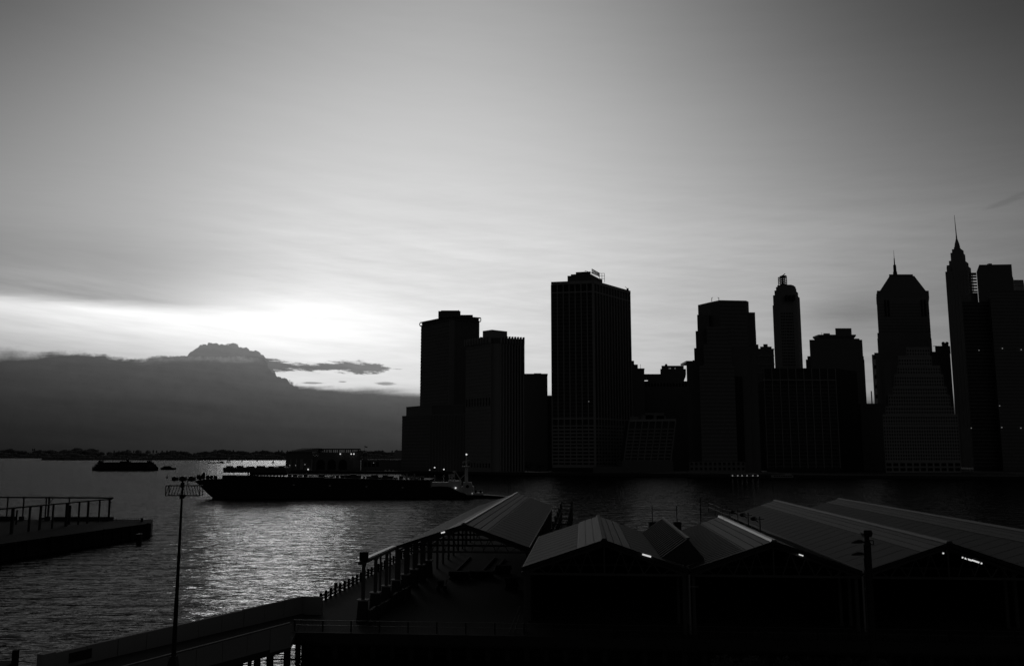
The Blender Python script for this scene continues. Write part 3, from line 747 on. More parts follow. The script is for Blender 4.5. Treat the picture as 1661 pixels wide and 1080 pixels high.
qs, zs_ = rectY(1641, 1643, 449, Y + 2, 30); MB().prism(qs, GZ, zs_).build('side_pier', M_DARK, t)
xa, xb = hy(1572, 450, Y + 6).x, hy(1584, 450, Y + 6).x
for k in range(7):
    z = hy(1578, 444 + 4.75 * k, Y + 6).z
    MB().prism([(xa, Y + 6), (xb, Y + 6), (xb + 2, Y + 9.5), (xa + 2, Y + 9.5)], z - (.75 if k else 1.3), z + (.75 if k else 1.3)).build('floor_slab', M_DARK, t)
for x in (xa + 1, (xa + xb) / 2 + .6): 
    MB().box((x, Y + 8, hy(1578, 458, Y + 6).z), (.7, .7, 22)).build('slab_post', M_DARK, t)
MB().prism([(xa, Y + 6), (xb, Y + 6), (xb, Y + 26), (xa, Y + 26)], GZ, hy(1578, 475, Y + 6).z).build('plant_wall', M_DARK, t)
q, z = rectY(1643, 1660, 454, 1400, 40)
t = thing('office_tower', 'small distant grey tower top beside the right-edge tower block', 'tower', (q[0][0], 1400, GZ))
MB().prism(q, GZ, z).build('wall', M_PALE, t)
bands(t, q[0], q[1], [z - 5, z - 10], .6, .4, M_DARK, 'floor_band')
q, z = rectY(1560, 1604.5, 490, 985, 40)
t = thing('office_tower', 'sheer black slab below the needle-topped tower', 'tower', (q[0][0], 985, GZ))
MB().prism(q, GZ, z).build('wall', M_GLASS2, t)
posts(t, q[0], q[1], GZ, z, [0.0, 1.0], 1.0, .5, M_DARK, 'corner_trim')
bands(t, q[0], q[1], arange(8, z - 2, 4.1), 1.0, .22, M_DARK, 'floor_band', True)
for px, py in ((1588, 568), (1575.5, 694)): lit(t, px, py, 983, 1.1)
q, z = rectY(1604.8, 1760, 471, 975, 60)
t = thing('office_tower', 'wide dark slab cut by the right edge of the view, with a few lit windows', 'tower', (q[0][0], 975, GZ))
MB().prism(q, GZ, z).build('wall', M_DARK, t)
bands(t, q[0], q[1], arange(8, z - 2, 3.9), 1.3, .3, M_STONE2, 'floor_band', True)
bands(t, q[0], q[1], [z - .6], 1.4, .5, M_DARK, 'parapet')
for px, py in ((1656.5, 567), (1626, 565), (1621.5, 658), (1625, 693), (1656, 694)): lit(t, px, py, 973.5, 1.2)

# ------------------------------------------------------------------ riverside road, lamps, boats on the far bank
t = thing('elevated_road', 'low elevated riverside road with pale guard wall along the far bank', 'road', hy(1300, 770, 820))
pts = [hy(962, 770.5, 872), hy(1010, 768.5, 868), (hy(1100, 765.8, 862)), hy(1250, 767.5, 836), hy(1420, 770, 800), hy(1661, 772, 762), hy(1800, 773, 742)]
dk = MB(); rl = MB()
for a, b_ in zip(pts[:-1], pts[1:]):
    dk.bar(a + Vector((0, 5, -.7)), b_ + Vector((0, 5, -.7)), 10, .8); rl.bar(a, b_, .3, .55)
dk.build('deck', M_DARK, t); rl.build('guard_wall', M_STONE, t)
for k in range(30):
    s_ = k / 29 * (len(pts) - 1); i = min(int(s_), len(pts) - 2); p = lerp(pts[i], pts[i + 1], s_ - i)
    MB().box((p.x, p.y + 4, (p.z + 1) / 2 - .5), (1.0, 1.0, max(.6, p.z - 1.2))).build('column', M_DARK, t)
def lamp(px, py, Y, label, m=M_LAMP, r=.8, group='street lamps along the far bank'):
    p = hy(px, py, Y)
    t = thing('street_lamp', label, 'street lamp', (p.x, p.y, GZ), group)
    MB().tube((p.x, p.y, GZ), (p.x, p.y, p.z - .3), .16, .1, 6).build('post', M_STEEL, t)
    MB().ball(p, r, (1, 1, .8)).build('lamp_globe', m, t)
for px, py, Y, lb_, m in ((705, 758, 935, 'bright lamp behind the barge stern, first left of the tugboat mast', M_LAMP), (720, 761, 935, 'lamp on the far bank just left of the tugboat gear', M_LAMP),
                       (780, 761, 930, 'first lamp right of the tugboat mast on the far bank', M_LAMP), (790, 761, 930, 'second lamp right of the tugboat mast on the far bank', M_LAMP),
                       (808, 761.5, 930, 'dim lamp, third right of the tugboat mast on the far bank', M_DIMGLOW), (697, 762, 935, 'very dim lamp at the foot of the leftmost tower wing', M_DIMGLOW)):
    lamp(px, py, Y, lb_, m)

def small_ferry(px0, px1, py_w, Y, label, lights):
    a, b_ = hy(px0, py_w, Y), hy(px1, py_w, Y); x0, x1 = a.x, b_.x; w = x1 - x0
    t = thing('passenger_ferry', label, 'ferry', ((x0 + x1) / 2, Y, 0), 'boats moored at the far bank')
    MB().prism([(x0, Y + 2), (x0 + w * .08, Y - 3), (x1 - w * .12, Y - 3), (x1, Y), (x1 - w * .12, Y + 3), (x0 + w * .08, Y + 3)], -.4, 1.6).build('hull', M_HULL, t)
    MB().box(((x0 + x1) / 2 - w * .03, Y, 2.6), (w * .78, 4.6, 2.0)).build('cabin', M_STONE, t)
    MB().box(((x0 + x1) / 2 + w * .2, Y, 4.1), (w * .2, 3.4, 1.4)).build('wheelhouse', M_STONE, t)
    n_ = 8
    for k in range(n_): MB().box((lerp(x0 + w * .12, x1 - w * .18, (k + .5) / n_), Y - 2.32, 2.8), (w * .06, .1, .8)).build('window', M_GLASS, t)
    for px in lights:
        p = hy(px, py_w - 4, Y - 2.6); MB().ball((p.x, Y - 2.6, max(p.z, 2.4)), .55).build('deck_light', M_DIMGLOW, t)
small_ferry(1182, 1236, 783, 760, 'small ferry with a row of six deck lights at the far bank', (1188.5, 1197, 1204, 1212, 1221.5, 1229.7))
small_ferry(1249, 1292, 786, 725, 'unlit pale ferry moored right of the lit ferry', ())

# ------------------------------------------------------------------ ferry terminal and the tip of the island
Y = 1000
t = thing('ferry_terminal', 'old ferry terminal with hip roof, arches and open roof terrace behind the barge', 'building', hy(520, 768, Y))
zf = lambda py: hy(520, py, Y).z
q, z = rectY(464, 507, 733, Y, 40); MB().prism(q, GZ, z).build('wall', M_DARK, t)
MB().frustum([(q[0][0] - 1.5, Y - 1.5), (hy(516, 732, Y).x, Y - 1.5), (hy(516, 732, Y).x, Y + 40), (q[0][0] - 1.5, Y + 40)], zf(733), [(hy(488, 727, Y).x, Y + 8), (hy(516, 727, Y).x, Y + 4), (hy(514, 727, Y).x, Y + 30), (hy(488, 727, Y).x, Y + 30)], zf(726.5)).build('roof', M_DARK, t)
q2, z2 = rectY(507, 585, 739, Y + 2, 36); MB().prism(q2, GZ, z2).build('hall_wall', M_DARK, t)
q3, z3 = rectY(517, 585, 733.5, Y + 4, 30); MB().prism(q3, z2, z3).build('terrace_wall', M_DARK, t)
MB().prism(rectY(517, 585, 727.5, Y + 3, 32)[0], zf(729.2), zf(727.3)).build('terrace_roof', M_STEEL, t)
for k in range(20):
    x = hy(lerp(518, 584.5, k / 19), 730, Y + 4).x; MB().box((x, Y + 4, (zf(729.2) + z3) / 2), (.6 + .9 * (k % 3 == 0), .8, zf(729.2) - z3)).build('terrace_post', M_STEEL, t)
for px in (472, 481, 489.5, 506): MB().box((hy(px, 753, Y).x, Y - .4, zf(753)), (1.2 if px != 489.5 else 3.4, .8, zf(745) - zf(762))).build('pilaster', M_STONE, t)
def arch(par, px, Y_, w, zbase, zspring):
    x = hy(px, 755, Y_).x; pts = [(x - w / 2, zbase), (x + w / 2, zbase)] + [(x + w / 2 * math.cos(a), zspring + w / 2 * math.sin(a)) for a in [math.pi * i / 8 for i in range(9)]]
    nn_ = len(pts)
    MB()._add([(p[0], Y_ - .35, p[1]) for p in pts] + [(p[0], Y_, p[1]) for p in pts], [tuple(range(nn_))] + [(i, i + nn_, (i + 1) % nn_ + nn_, (i + 1) % nn_) for i in range(nn_)]).build('arched_window', M_GLASS, par)
for px in (520, 538, 556): arch(t, px, Y + 2, 9.5, GZ + 1, GZ + 8)
MB().box((hy(577.5, 752, Y).x, Y + 1.6, zf(752.5)), (8, .8, 9)).build('door', M_STONE2, t)
for px, py, m in ((552, 736, M_LAMP), (569.7, 736, M_LAMP), (574, 736, M_LAMP), (479.5, 754.6, M_DIMGLOW), (499.7, 761, M_LAMP), (470, 754.5, M_DIMGLOW), (494.6, 753, M_DIMGLOW), (455, 761.6, M_DIMGLOW)):
    p = hy(px, py, Y - .8); MB().ball(p, .75 if m is M_LAMP else .55).build('wall_lamp', m, t)
q, z = rectY(586, 652, 745, Y + 6, 30)
t = thing('waterfront_building', 'long low building with square windows between the ferry terminal and the towers', 'building', (q[0][0], Y, GZ))
MB().prism(q, GZ, z).build('wall', M_DARK, t)
panes(t, q[0], q[1], [.1, .2, .3, .4], [hy(600, 753, Y).z], 3.4, 5.5, M_GLASS)
lit(t, 606, 750.5, Y + 4, 1.0)
q, z = rectY(640, 653, 730.5, 1300, 30)
t = thing('apartment_block', 'small grey block at the foot of the left-end tower', 'building', (q[0][0], 1300, GZ))
MB().prism(q, GZ, z).build('wall', M_STONE, t)
MB().prism(rectY(642, 645, 729.5, 1305, 6)[0], z, hy(643, 729.3, 1305).z).build('roof_tank', M_STONE, t)
p = hy(593.5, 724.5, Y + 12)
t = thing('flagpole', 'flagpole with small flag above the round dome', 'flagpole', (p.x, p.y, GZ))
MB().tube((p.x - 1.5, p.y, GZ), (p.x - 1.5, p.y, p.z + 1.4), .14, .08, 6).build('pole', M_STEEL, t)
MB()._add([(p.x - 1.4, p.y, p.z + 1.2), (p.x, p.y - .4, p.z + .5), (p.x + 1.8, p.y, p.z + .2), (p.x + 1.7, p.y, p.z - 1.0), (p.x, p.y - .3, p.z - .6), (p.x - 1.4, p.y, p.z - .1)], [(0, 1, 4, 5), (1, 2, 3, 4)]).build('flag', M_STEEL, t)
p = hy(592.5, 739, Y + 10)
t = thing('domed_pavilion', 'small round domed pavilion right of the ferry terminal terrace', 'pavilion', (p.x, p.y, GZ))
MB().tube((p.x, p.y, GZ), (p.x, p.y, p.z + .8), 2.6, n=12).build('drum', M_STONE, t)
MB().tube((p.x, p.y, p.z + .4), (p.x, p.y, p.z + 1.4), 3.4, 3.4, 12).ball((p.x, p.y, p.z + 1.4), 3.3, (1, 1, .9), 12, 8).build('dome', M_DARK, t)
p = hy(631.5, 764.5, Y - 40)
t = thing('tent', 'pale canopy tent on the quay right of the ferry terminal', 'tent', (p.x, p.y, GZ))
for k in range(3):
    c = p + Vector((-4.2 + 4.2 * k, 0, 0)); MB().frustum([(c.x - 2, c.y - 2), (c.x + 2, c.y - 2), (c.x + 2, c.y + 2), (c.x - 2, c.y + 2)], p.z - .2, [(c.x - .2, c.y - .2), (c.x + .2, c.y - .2), (c.x + .2, c.y + .2), (c.x - .2, c.y + .2)], p.z + 1.8 + .3 * (k == 1)).build('canopy', M_SAIL, t)
for k in range(4): MB().tube((p.x - 6 + 4 * k, p.y - 1.9, GZ), (p.x - 6 + 4 * k, p.y - 1.9, p.z), .1, n=5).build('tent_pole', M_STEEL, t)
# trees at the tip
def tree_mesh(h, w, n, seed):
    rnd = random.Random(seed); c = MB(); k = MB()
    k.tube((0, 0, 0), (0, 0, h * .5), h * .03, h * .018, 7)
    for j in range(5):
        a = j * 1.3; k.tube((0, 0, h * (.32 + .04 * j)), (math.cos(a) * w * .3, math.sin(a) * w * .3, h * (.55 + .05 * j)), h * .012, h * .005, 5)
    cl = [(rnd.uniform(-.5, .5) * w * .7, rnd.uniform(-.5, .5) * w * .7, h * rnd.uniform(.42, .85)) for _ in range(9)]
    for _ in range(n):
        cx, cy, cz = rnd.choice(cl); s_ = rnd.uniform(.3, .8) * h * .045
        d = Vector((rnd.gauss(0, 1), rnd.gauss(0, 1), rnd.gauss(0, .8))).normalized() * w * .2 * rnd.random() ** .5
        p = Vector((cx, cy, cz)) + d; u = Vector((rnd.gauss(0, 1), rnd.gauss(0, 1), rnd.gauss(0, 1))).normalized(); v = u.orthogonal().normalized()
        c._add([p - u * s_, p + v * s_ * .6, p + u * s_, p - v * s_ * .6], [(0, 1, 2, 3)])
    return k.mesh('trunk', M_BARK), c.mesh('crown', M_LEAF)
tm = [tree_mesh(13, 12, 900, 1), tree_mesh(11, 12, 900, 2)]
for px, Yt, sc_, lb_ in ((604, 1040, 1.25, 'rounded dark tree right of the domed pavilion'), (612, 1050, 1.15, 'dark tree, second right of the domed pavilion'),
                    (622, 1035, 1.5, 'tallest rounded tree midway between the pavilion and the leftmost tower'), (632, 1045, 1.25, 'dark tree just left of the small grey block'),
                    (640, 1030, 1.1, 'low dark tree in front of the small grey block'), (822, 925, 1.0, 'dark tree at the foot of the ribbed toothed tower'),
                    (838, 927, 1.1, 'dark tree, second at the foot of the ribbed toothed tower'), (856, 925, .95, 'dark tree in front of the plain flat-topped block'),
                    (876, 922, 1.0, 'dark tree left of the tall slab tower at its foot')):
    p = hy(px, 760, Yt); t = thing('tree', lb_, 'tree', (p.x, p.y, GZ), 'trees along the far bank')
    tr, cr = random.choice(tm)
    for nm, me_ in (('trunk', tr), ('crown', cr)):
        o = inst(nm, me_, t, (p.x, p.y, GZ), random.uniform(0, 6)); o.scale = (sc_, sc_, sc_)
# far little buildings in the treeline
for px0, px1, y, Yb, lb_ in ((58, 70, 729.5, 4200, 'faint dome-like building on the far shore at the left edge'), (97, 112, 729, 4200, 'faint broad roof on the far shore left of the big ferry'),
                       (138, 158, 727.5, 4400, 'pale low arched roof on the far shore above the big ferry'), (203, 209, 729, 2960, 'small block left of three on the far shore above the ferry'),
                       (219, 226, 729.5, 2960, 'small block middle of three on the far shore above the ferry'), (236, 241, 730, 2960, 'small block right of three on the far shore above the ferry'),
                       (272, 290, 730.5, 3000, 'wide stepped block on the far shore right of the big ferry')):
    a, b_ = hy(px0, y + 3, Yb), hy(px1, y + 3, Yb); zt = hy(px0, y, Yb).z
    t = thing('far_building', lb_, 'building', ((a.x + b_.x) / 2, Yb, 1), 'buildings on the far shore'); w = b_.x - a.x
    Yb += 250; a, b_ = a * (Yb / (Yb - 250)), b_ * (Yb / (Yb - 250)); zt = hy(px0, y, Yb).z; a.z = hy(px0, y + 3, Yb).z
    MB().prism([(a.x, Yb), (b_.x, Yb), (b_.x, Yb + 20), (a.x, Yb + 20)], 0, lerp(a.z, zt, .4)).build('wall', M_STONE2, t)
    MB().frustum([(a.x + w * .1, Yb), (b_.x - w * .1, Yb), (b_.x - w * .1, Yb + 20), (a.x + w * .1, Yb + 20)], lerp(a.z, zt, .4), [(a.x + w * .35, Yb + 4), (b_.x - w * .35, Yb + 4), (b_.x - w * .35, Yb + 16), (a.x + w * .35, Yb + 16)], zt).build('roof', M_STONE2, t)

# ================================================================== VESSELS
# barge
Y = 420
t = thing('cargo_barge', 'long black cargo barge with raked bow lying across the harbour', 'barge', hy(520, 808, Y))
prof = [(316, 780), (330, 777.5), (360, 776), (361, 770.3), (400, 771), (450, 772.3), (510, 773.4), (565, 775.4), (610, 776.3), (655, 777.6), (697, 777.6)]
D_ = 24
tops = [hy(px, py, Y) for px, py in prof]
bots = []
for px, py in prof:
    x = max(hy(px, 808, Y).x, hy(347, 808, Y).x); bots.append(Vector((x, Y, -.5)))
mb = MB(); nn_ = len(tops)
vs = [tuple(p) for p in bots] + [tuple(p) for p in tops] + [(p.x, Y + D_, p.z) for p in bots] + [(p.x, Y + D_, p.z) for p in tops]
fs = []
for i in range(nn_ - 1):
    fs += [(i, i + 1, nn_ + i + 1, nn_ + i), (2 * nn_ + i, 3 * nn_ + i, 3 * nn_ + i + 1, 2 * nn_ + i + 1), (nn_ + i, nn_ + i + 1, 3 * nn_ + i + 1, 3 * nn_ + i)]
fs += [(0, nn_, 3 * nn_, 2 * nn_), (nn_ - 1, 3 * nn_ - 1, 4 * nn_ - 1, 2 * nn_ - 1)]
mb._add(vs, fs).build('hull', M_HULL, t)
rb = MB()
for i in range(3, nn_ - 1): rb.bar(tops[i] + Vector((0, -.1, -.2)), tops[i + 1] + Vector((0, -.1, -.2)), .25, .35)
rb.build('rub_rail', M_RUST, t)
a, b_ = hy(361, 766.5, Y), hy(463, 766.5, Y)
MB().box(((a.x + b_.x) / 2, Y + 5, (a.z + hy(400, 758, Y).z) / 2), (b_.x - a.x, 9, hy(400, 758, Y).z - a.z)).build('cargo_screen', M_RUST, t)
a2 = hy(402, 766.5, Y); MB().box(((a2.x + b_.x) / 2, Y + 3, a2.z - .6), (b_.x - a2.x, .6, 1.5)).build('bulwark', M_RUST, t)
for k in range(12):
    x = lerp(a.x + 12, b_.x - 1, k / 11); MB().box((x, Y + 1, a.z - .7), (.5, .5, 2.4)).build('screen_post', M_RUST, t)
for k in range(6): MB().box((lerp(a.x + 2, b_.x - 3, k / 5), Y + 4, hy(400, 757.3, Y).z), (random.uniform(1.5, 3.5), 3, random.uniform(.6, 1.6))).build('deck_crate', M_RUST, t)
wl = MB()
for dx_ in (0, 1.2): wl.bar(hy(322 + dx_ * 3, 778, Y + 6), hy(321 + dx_ * 5, 771, Y + 6), .5)
wl.bar(hy(323, 778, Y + 6), hy(331.5, 766.5, Y + 6), .7).bar(hy(331.5, 778, Y + 6), hy(331.3, 766.5, Y + 6), .6).box(hy(326, 774, Y + 6), (3, 2.4, 1.6)); wl.tube(hy(320, 773, Y + 6), hy(324, 773, Y + 6), 1.0)
wl.build('anchor_windlass', M_STEEL, t)
for px in (337, 343, 349.5): MB().tube(hy(px, 777, Y + 4), hy(px, 773.5, Y + 4), .8, .9).ball(hy(px, 773.5, Y + 4), .95).build('mooring_bitt', M_STEEL, t)
random.seed(11)
for k in range(26):
    px = 470 + k * 8.6; yb = 773 + (px - 470) * .022; hgt = random.uniform(1.5, 4.5)
    p = hy(px, yb, Y + 6); MB().box((p.x, p.y, p.z + hgt * .15), (random.uniform(1, 2.6), 3, hgt * .55), random.uniform(-.3, .3)).build('deck_gear', M_RUST, t)
for px in (660, 672.5): MB().tube(hy(px, 778, Y + 3), hy(px, 768, Y + 3), .35).build('vent_pipe', M_STONE, t)
for px, py in ((476.5, 786), (535, 787.5), (594.5, 789), (653, 790.5)): MB().box(hy(px, py, Y - .05), (.9, .2, .5)).build('draught_mark', M_WHITE, t)
# tugboat
Y = 417
t = thing('tugboat', 'tugboat with white stepped deckhouse and tall mast at the barge stern', 'tugboat', hy(760, 808, Y))
pr = [(694, 789.5), (712, 788.5), (726, 789.3), (736, 793), (746, 798), (757, 802.6), (786, 802.8), (826, 805.6)]
tops = [hy(px, py, Y) for px, py in pr]; nn_ = len(tops); Dw = 11
hw = [.55, .85, 1, 1, 1, 1, .95, .5]
vs = []; 
for i, p in enumerate(tops):
    yc = Y + Dw / 2
    vs += [(p.x, yc - Dw / 2 * hw[i] * .9, -.4), (p.x, yc - Dw / 2 * hw[i], p.z), (p.x, yc + Dw / 2 * hw[i], p.z), (p.x, yc + Dw / 2 * hw[i] * .9, -.4)]
fs = []
for i in range(nn_ - 1):
    for j in range(3): fs.append((4 * i + j, 4 * i + 4 + j, 4 * i + 5 + j, 4 * i + 1 + j))
fs += [(0, 1, 2, 3), (4 * nn_ - 1, 4 * nn_ - 2, 4 * nn_ - 3, 4 * nn_ - 4)]
MB()._add(vs, fs).build('hull', M_HULL, t)
def pb(px0, px1, py0, py1, dy_, dep, m, name, par):
    a, b_ = hy(px0, py1, Y + dy_), hy(px1, py0, Y + dy_)
    return MB().hexa([(a.x, a.y, a.z), (b_.x, a.y, a.z), (b_.x, a.y + dep, a.z), (a.x, a.y + dep, a.z)], [(a.x, a.y, b_.z), (b_.x, a.y, b_.z), (b_.x, a.y + dep, b_.z), (a.x, a.y + dep, b_.z)]).build(name, m, par)
pb(700, 744, 782, 790, 2, 7, M_WHITE, 'foredeck_house', t)
pb(727, 747, 779.5, 789.5, 1.6, 7.5, M_WHITE, 'boiler_casing', t)
h = pb(732, 768, 789, 799, 1.4, 7.6, M_WHITE, 'deckhouse', t)
a, b_, c_, d_ = hy(751, 795, Y + 1.2), hy(768, 795, Y + 1.2), hy(764, 782.3, Y + 1.2), hy(751, 782.3, Y + 1.2)
wh = MB().hexa([a, b_, b_ + Vector((0, 6, 0)), a + Vector((0, 6, 0))], [d_, c_, c_ + Vector((0, 6, 0)), d_ + Vector((0, 6, 0))]).build('wheelhouse', M_WHITE, t)
p = hy(758, 788.6, Y + 1.1); MB().tube((p.x, p.y - .1, p.z), (p.x, p.y + .2, p.z), .75, n=12).build('porthole', M_GLASS, wh)
pb(756, 783, 799, 803, 1.4, 7, M_WHITE, 'aft_bulwark', t)
for px in (772, 779.5): MB().tube(hy(px, 803, Y + 3), hy(px, 796, Y + 3), .45).box(hy(px, 796.5, Y + 3), (1.1, 1, .9)).build('towing_bitt', M_STEEL, t)
MB().tube(hy(756.7, 783, Y + 5), hy(756.7, 757, Y + 5), .85, .7).build('mast_tower', M_WHITE, t)
pb(749, 760.5, 755.8, 757.4, 2.8, 4, M_WHITE, 'mast_platform', t)
MB().tube(hy(756.6, 756, Y + 5), hy(756.6, 738, Y + 5), .3, .12).bar(hy(750.5, 749, Y + 5), hy(762.5, 745.5, Y + 5), .3).bar(hy(751, 748, Y + 5), hy(751, 751, Y + 5), .5).bar(hy(754.5, 750, Y + 5), hy(757, 748, Y + 5), .9).build('topmast', M_WHITE, t)
MB().ball(hy(756.6, 736.8, Y + 5), .42).build('masthead_light', M_LAMP, t)
MB().bar(hy(737.5, 763, Y + 4), hy(746, 777, Y + 4), .35).bar(hy(746, 777, Y + 4), hy(754.5, 769, Y + 4), .35).bar(hy(746, 777, Y + 4), hy(747.5, 790, Y + 4), .55).bar(hy(737.5, 763, Y + 4), hy(737, 781, Y + 4), .3).bar(hy(764, 783, Y + 1), hy(768, 797, Y + 1), .2).build('crane_frame', M_WHITE, t)
gr = MB()
for px, y0, y1 in ((729, 769, 782), (733, 768, 782), (737, 765, 782)): gr.bar(hy(px, y0, Y + 4), hy(px, y1, Y + 4), .3)
for y in (770, 774, 778): gr.bar(hy(727.5, y, Y + 4), hy(738.5, y - 1, Y + 4), .4)
for px, y in ((729, 771), (733, 774), (736, 765), (736, 772)): gr.box(hy(px, y, Y + 4), (.9, .9, .8))
gr.build('fire_monitors', M_WHITE, t)
MB().ball(hy(739, 791, Y + 1.2), .36).build('deck_light', M_LAMP, t); MB().ball(hy(766, 800, Y + 1.2), .3).build('deck_light', M_DIMGLOW, t)

# double-ended ferry
Y = 1113
a, b_ = hy(149, 763, Y), hy(256.5, 763, Y); x0, x1 = a.x, b_.x; w = x1 - x0
zy = lambda py: hy(200, py, Y).z
t = thing('car_ferry', 'large double-ended ferry silhouetted on open water at left', 'ferry', ((x0 + x1) / 2, Y, 0))
def lens(k0, k1, hwid, z0, z1): 
    return [(lerp(x0, x1, k0), Y), (lerp(x0, x1, k0 + .07), Y - hwid), (lerp(x0, x1, k1 - .07), Y - hwid), (lerp(x0, x1, k1), Y), (lerp(x0, x1, k1 - .07), Y + hwid), (lerp(x0, x1, k0 + .07), Y + hwid)]
MB().prism(lens(0, 1, 9, 0, 0), -.5, zy(757)).build('hull', M_HULL, t)
MB().frustum(lens(.015, .985, 9, 0, 0), zy(757), lens(.05, .95, 8, 0, 0), zy(752)).build('car_deck', M_HULL, t)
MB().prism(lens(.08, .93, 7.5, 0, 0), zy(752), zy(749.3)).build('saloon_deck', M_HULL, t)
for k in (.13, .86): MB().box((lerp(x0, x1, k), Y, zy(748.3)), (4.5, 5, 2.6)).build('pilot_house', M_HULL, t)
MB().box((lerp(x0, x1, .5), Y, zy(748.6)), (12, 5, 1.8)).build('upper_deck', M_HULL, t)
MB().tube((lerp(x0, x1, .53), Y, zy(749)), (lerp(x0, x1, .53), Y, zy(743.5)), 1.7, 1.5).build('funnel', M_HULL, t)
for k in (.49, .3, .75): MB().tube((lerp(x0, x1, k), Y, zy(749)), (lerp(x0, x1, k), Y, zy(743 if k == .49 else 746.5)), .2, .1, 6).build('mast', M_HULL, t)
for k in range(22): MB().box((lerp(x0 + 9, x1 - 9, (k + .5) / 22), Y - 7.6, zy(750.6)), (2.0, .25, 1.1)).build('window', M_GLASS, t)
# motor boat
Y = 1180
a, b_ = hy(260, 758, Y), hy(285, 758, Y); x0, x1 = a.x, b_.x; w = x1 - x0
t = thing('motor_boat', 'small dark motor boat just right of the double-ended ferry', 'boat', ((x0 + x1) / 2, Y, 0))
MB().frustum([(x0 + 1, Y), (x0 + 3, Y - 2.2), (x1, Y - 2), (x1, Y + 2), (x0 + 3, Y + 2.2)], -.3, [(x0, Y), (x0 + 3, Y - 2.6), (x1, Y - 2.3), (x1, Y + 2.3), (x0 + 3, Y + 2.6)], 2.6).build('hull', M_HULL, t)
MB().frustum([(x0 + 3, Y - 2), (x1 - 5, Y - 2), (x1 - 5, Y + 2), (x0 + 3, Y + 2)], 2.6, [(x0 + 6, Y - 1.8), (x1 - 7, Y - 1.8), (x1 - 7, Y + 1.8), (x0 + 6, Y + 1.8)], 5.0).build('cabin', M_HULL, t)
# sailing boats
def sailboat(px, py_w, Y, h_px, lean, label, two=False):
    p = hy(px, py_w, Y); s_ = Y / F; hh = h_px * s_; ln = hh * .8
    t = thing('sailboat', label, 'sailboat', (p.x, Y, 0), 'sailboats far out on the harbour')
    x = p.x
    MB().frustum([(x - ln * .4, Y), (x - ln * .2, Y - 1), (x + ln * .4, Y - 1), (x + ln * .4, Y + 1), (x - ln * .2, Y + 1)], -.2, [(x - ln * .55, Y), (x - ln * .2, Y - 1.5), (x + ln * .45, Y - 1.3), (x + ln * .45, Y + 1.3), (x - ln * .2, Y + 1.5)], hh * .13).build('hull', M_WHITE, t)
    top = Vector((x + lean * hh * .1, Y, hh)); MB().tube((x, Y, hh * .1), top, hh * .012, hh * .006, 5).build('mast', M_STEEL, t)
    def sail(p1, p2, p3, nm):
        n_ = Vector((0, .15, 0)); MB()._add([p1 - n_, p2 - n_, p3 - n_, p1 + n_, p2 + n_, p3 + n_], [(0, 1, 2), (5, 4, 3), (0, 3, 4, 1), (1, 4, 5, 2), (2, 5, 3, 0)]).build(nm, M_SAIL, t)
    sail(Vector((x + ln * .03, Y, hh * .2)), Vector((x + ln * .42, Y - .8, hh * .22)), lerp(Vector((x, Y, 0)), top, .97) + Vector((ln * .02, 0, 0)), 'mainsail')
    sail(Vector((x - ln * .04, Y, hh * .25)), Vector((x - ln * .48, Y + .4, hh * .15)), lerp(Vector((x, Y, 0)), top, .85) - Vector((ln * .02, 0, 0)), 'jib')
sailboat(371, 749.2, 2150, 9.5, -.3, 'tallest sailboat, near the barge bow on open water')
sailboat(392.5, 748, 2400, 3.5, 0, 'tiny sailboat right of the tallest sailboat')
sailboat(417, 748.5, 2400, 4, 0, 'tiny sailboat midway between the tallest sailboat and the ferry terminal')
sailboat(443, 750, 1900, 6, .4, 'leaning small sailboat nearest the ferry terminal')
sailboat(355, 748, 2500, 3, 0, 'tiny sailboat left of the tallest sailboat')
for px0, px1, y, Yb, lb_ in ((337, 364, 750.8, 2000, 'long low barge-like boat left of the tallest sailboat'),):
    a, b_ = hy(px0, y, Yb), hy(px1, y, Yb); t = thing('work_boat', lb_, 'boat', ((a.x + b_.x) / 2, Yb, 0))
    MB().prism([(a.x, Yb), (a.x + 5, Yb - 3), (b_.x, Yb - 3), (b_.x, Yb + 3), (a.x + 5, Yb + 3)], -.3, 2.3).build('hull', M_HULL, t)
    MB().box((b_.x - 7, Yb, 3.4), (6, 4, 2.2)).build('cabin', M_WHITE, t)
p = hz(271, 775, 0)
t = thing('buoy', 'small dark channel buoy above the floodlight mast', 'buoy', (p.x, p.y, 0))
MB().tube((p.x, p.y, -.3), (p.x, p.y, .9), 1.1, .9, 10).build('float', M_HULL, t)
MB().tube((p.x, p.y, .9), (p.x, p.y, 3.0), .5, .15, 4).ball((p.x, p.y, 3.1), .35).build('cage', M_HULL, t)

# ================================================================== LEFT PIER
z = 3.4
A, Bq, Cq, Dq = hz(245, 848, z), hz(0, 882, z), hz(0, 843, z), hz(183, 843, z)
ex = (Bq - A).normalized(); Bq = A + ex * 130; Cb = Cq + Vector((-70, 0, 0)); ARt = hz(240, 846, z)
t = thing('old_pier', 'derelict flat pier jutting in from the left edge', 'pier', (A.x, A.y, 0))
poly = [(A.x, A.y), (ARt.x - 2, ARt.y + 8), (Dq.x, Dq.y + 2), (Cb.x, Cb.y + 2), (Bq.x - 60, Bq.y), (Bq.x, Bq.y)]
MB().prism(poly[::-1], 2.2, z).build('deck', M_DECKD, t)
MB().prism([(p[0] * .998 - .2, p[1] + .25) for p in poly][::-1], -1, 2.2).build('bulkhead', M_WOOD, t)
for k in range(34):
    p = lerp(A, Bq, .01 + k / 34 * .95); MB().tube((p.x + .1, p.y - .3, -1), (p.x + .1, p.y - .3, z - .15 + .3 * (k % 5 == 0)), .28, n=7).build('fender_pile', M_WOOD, t)
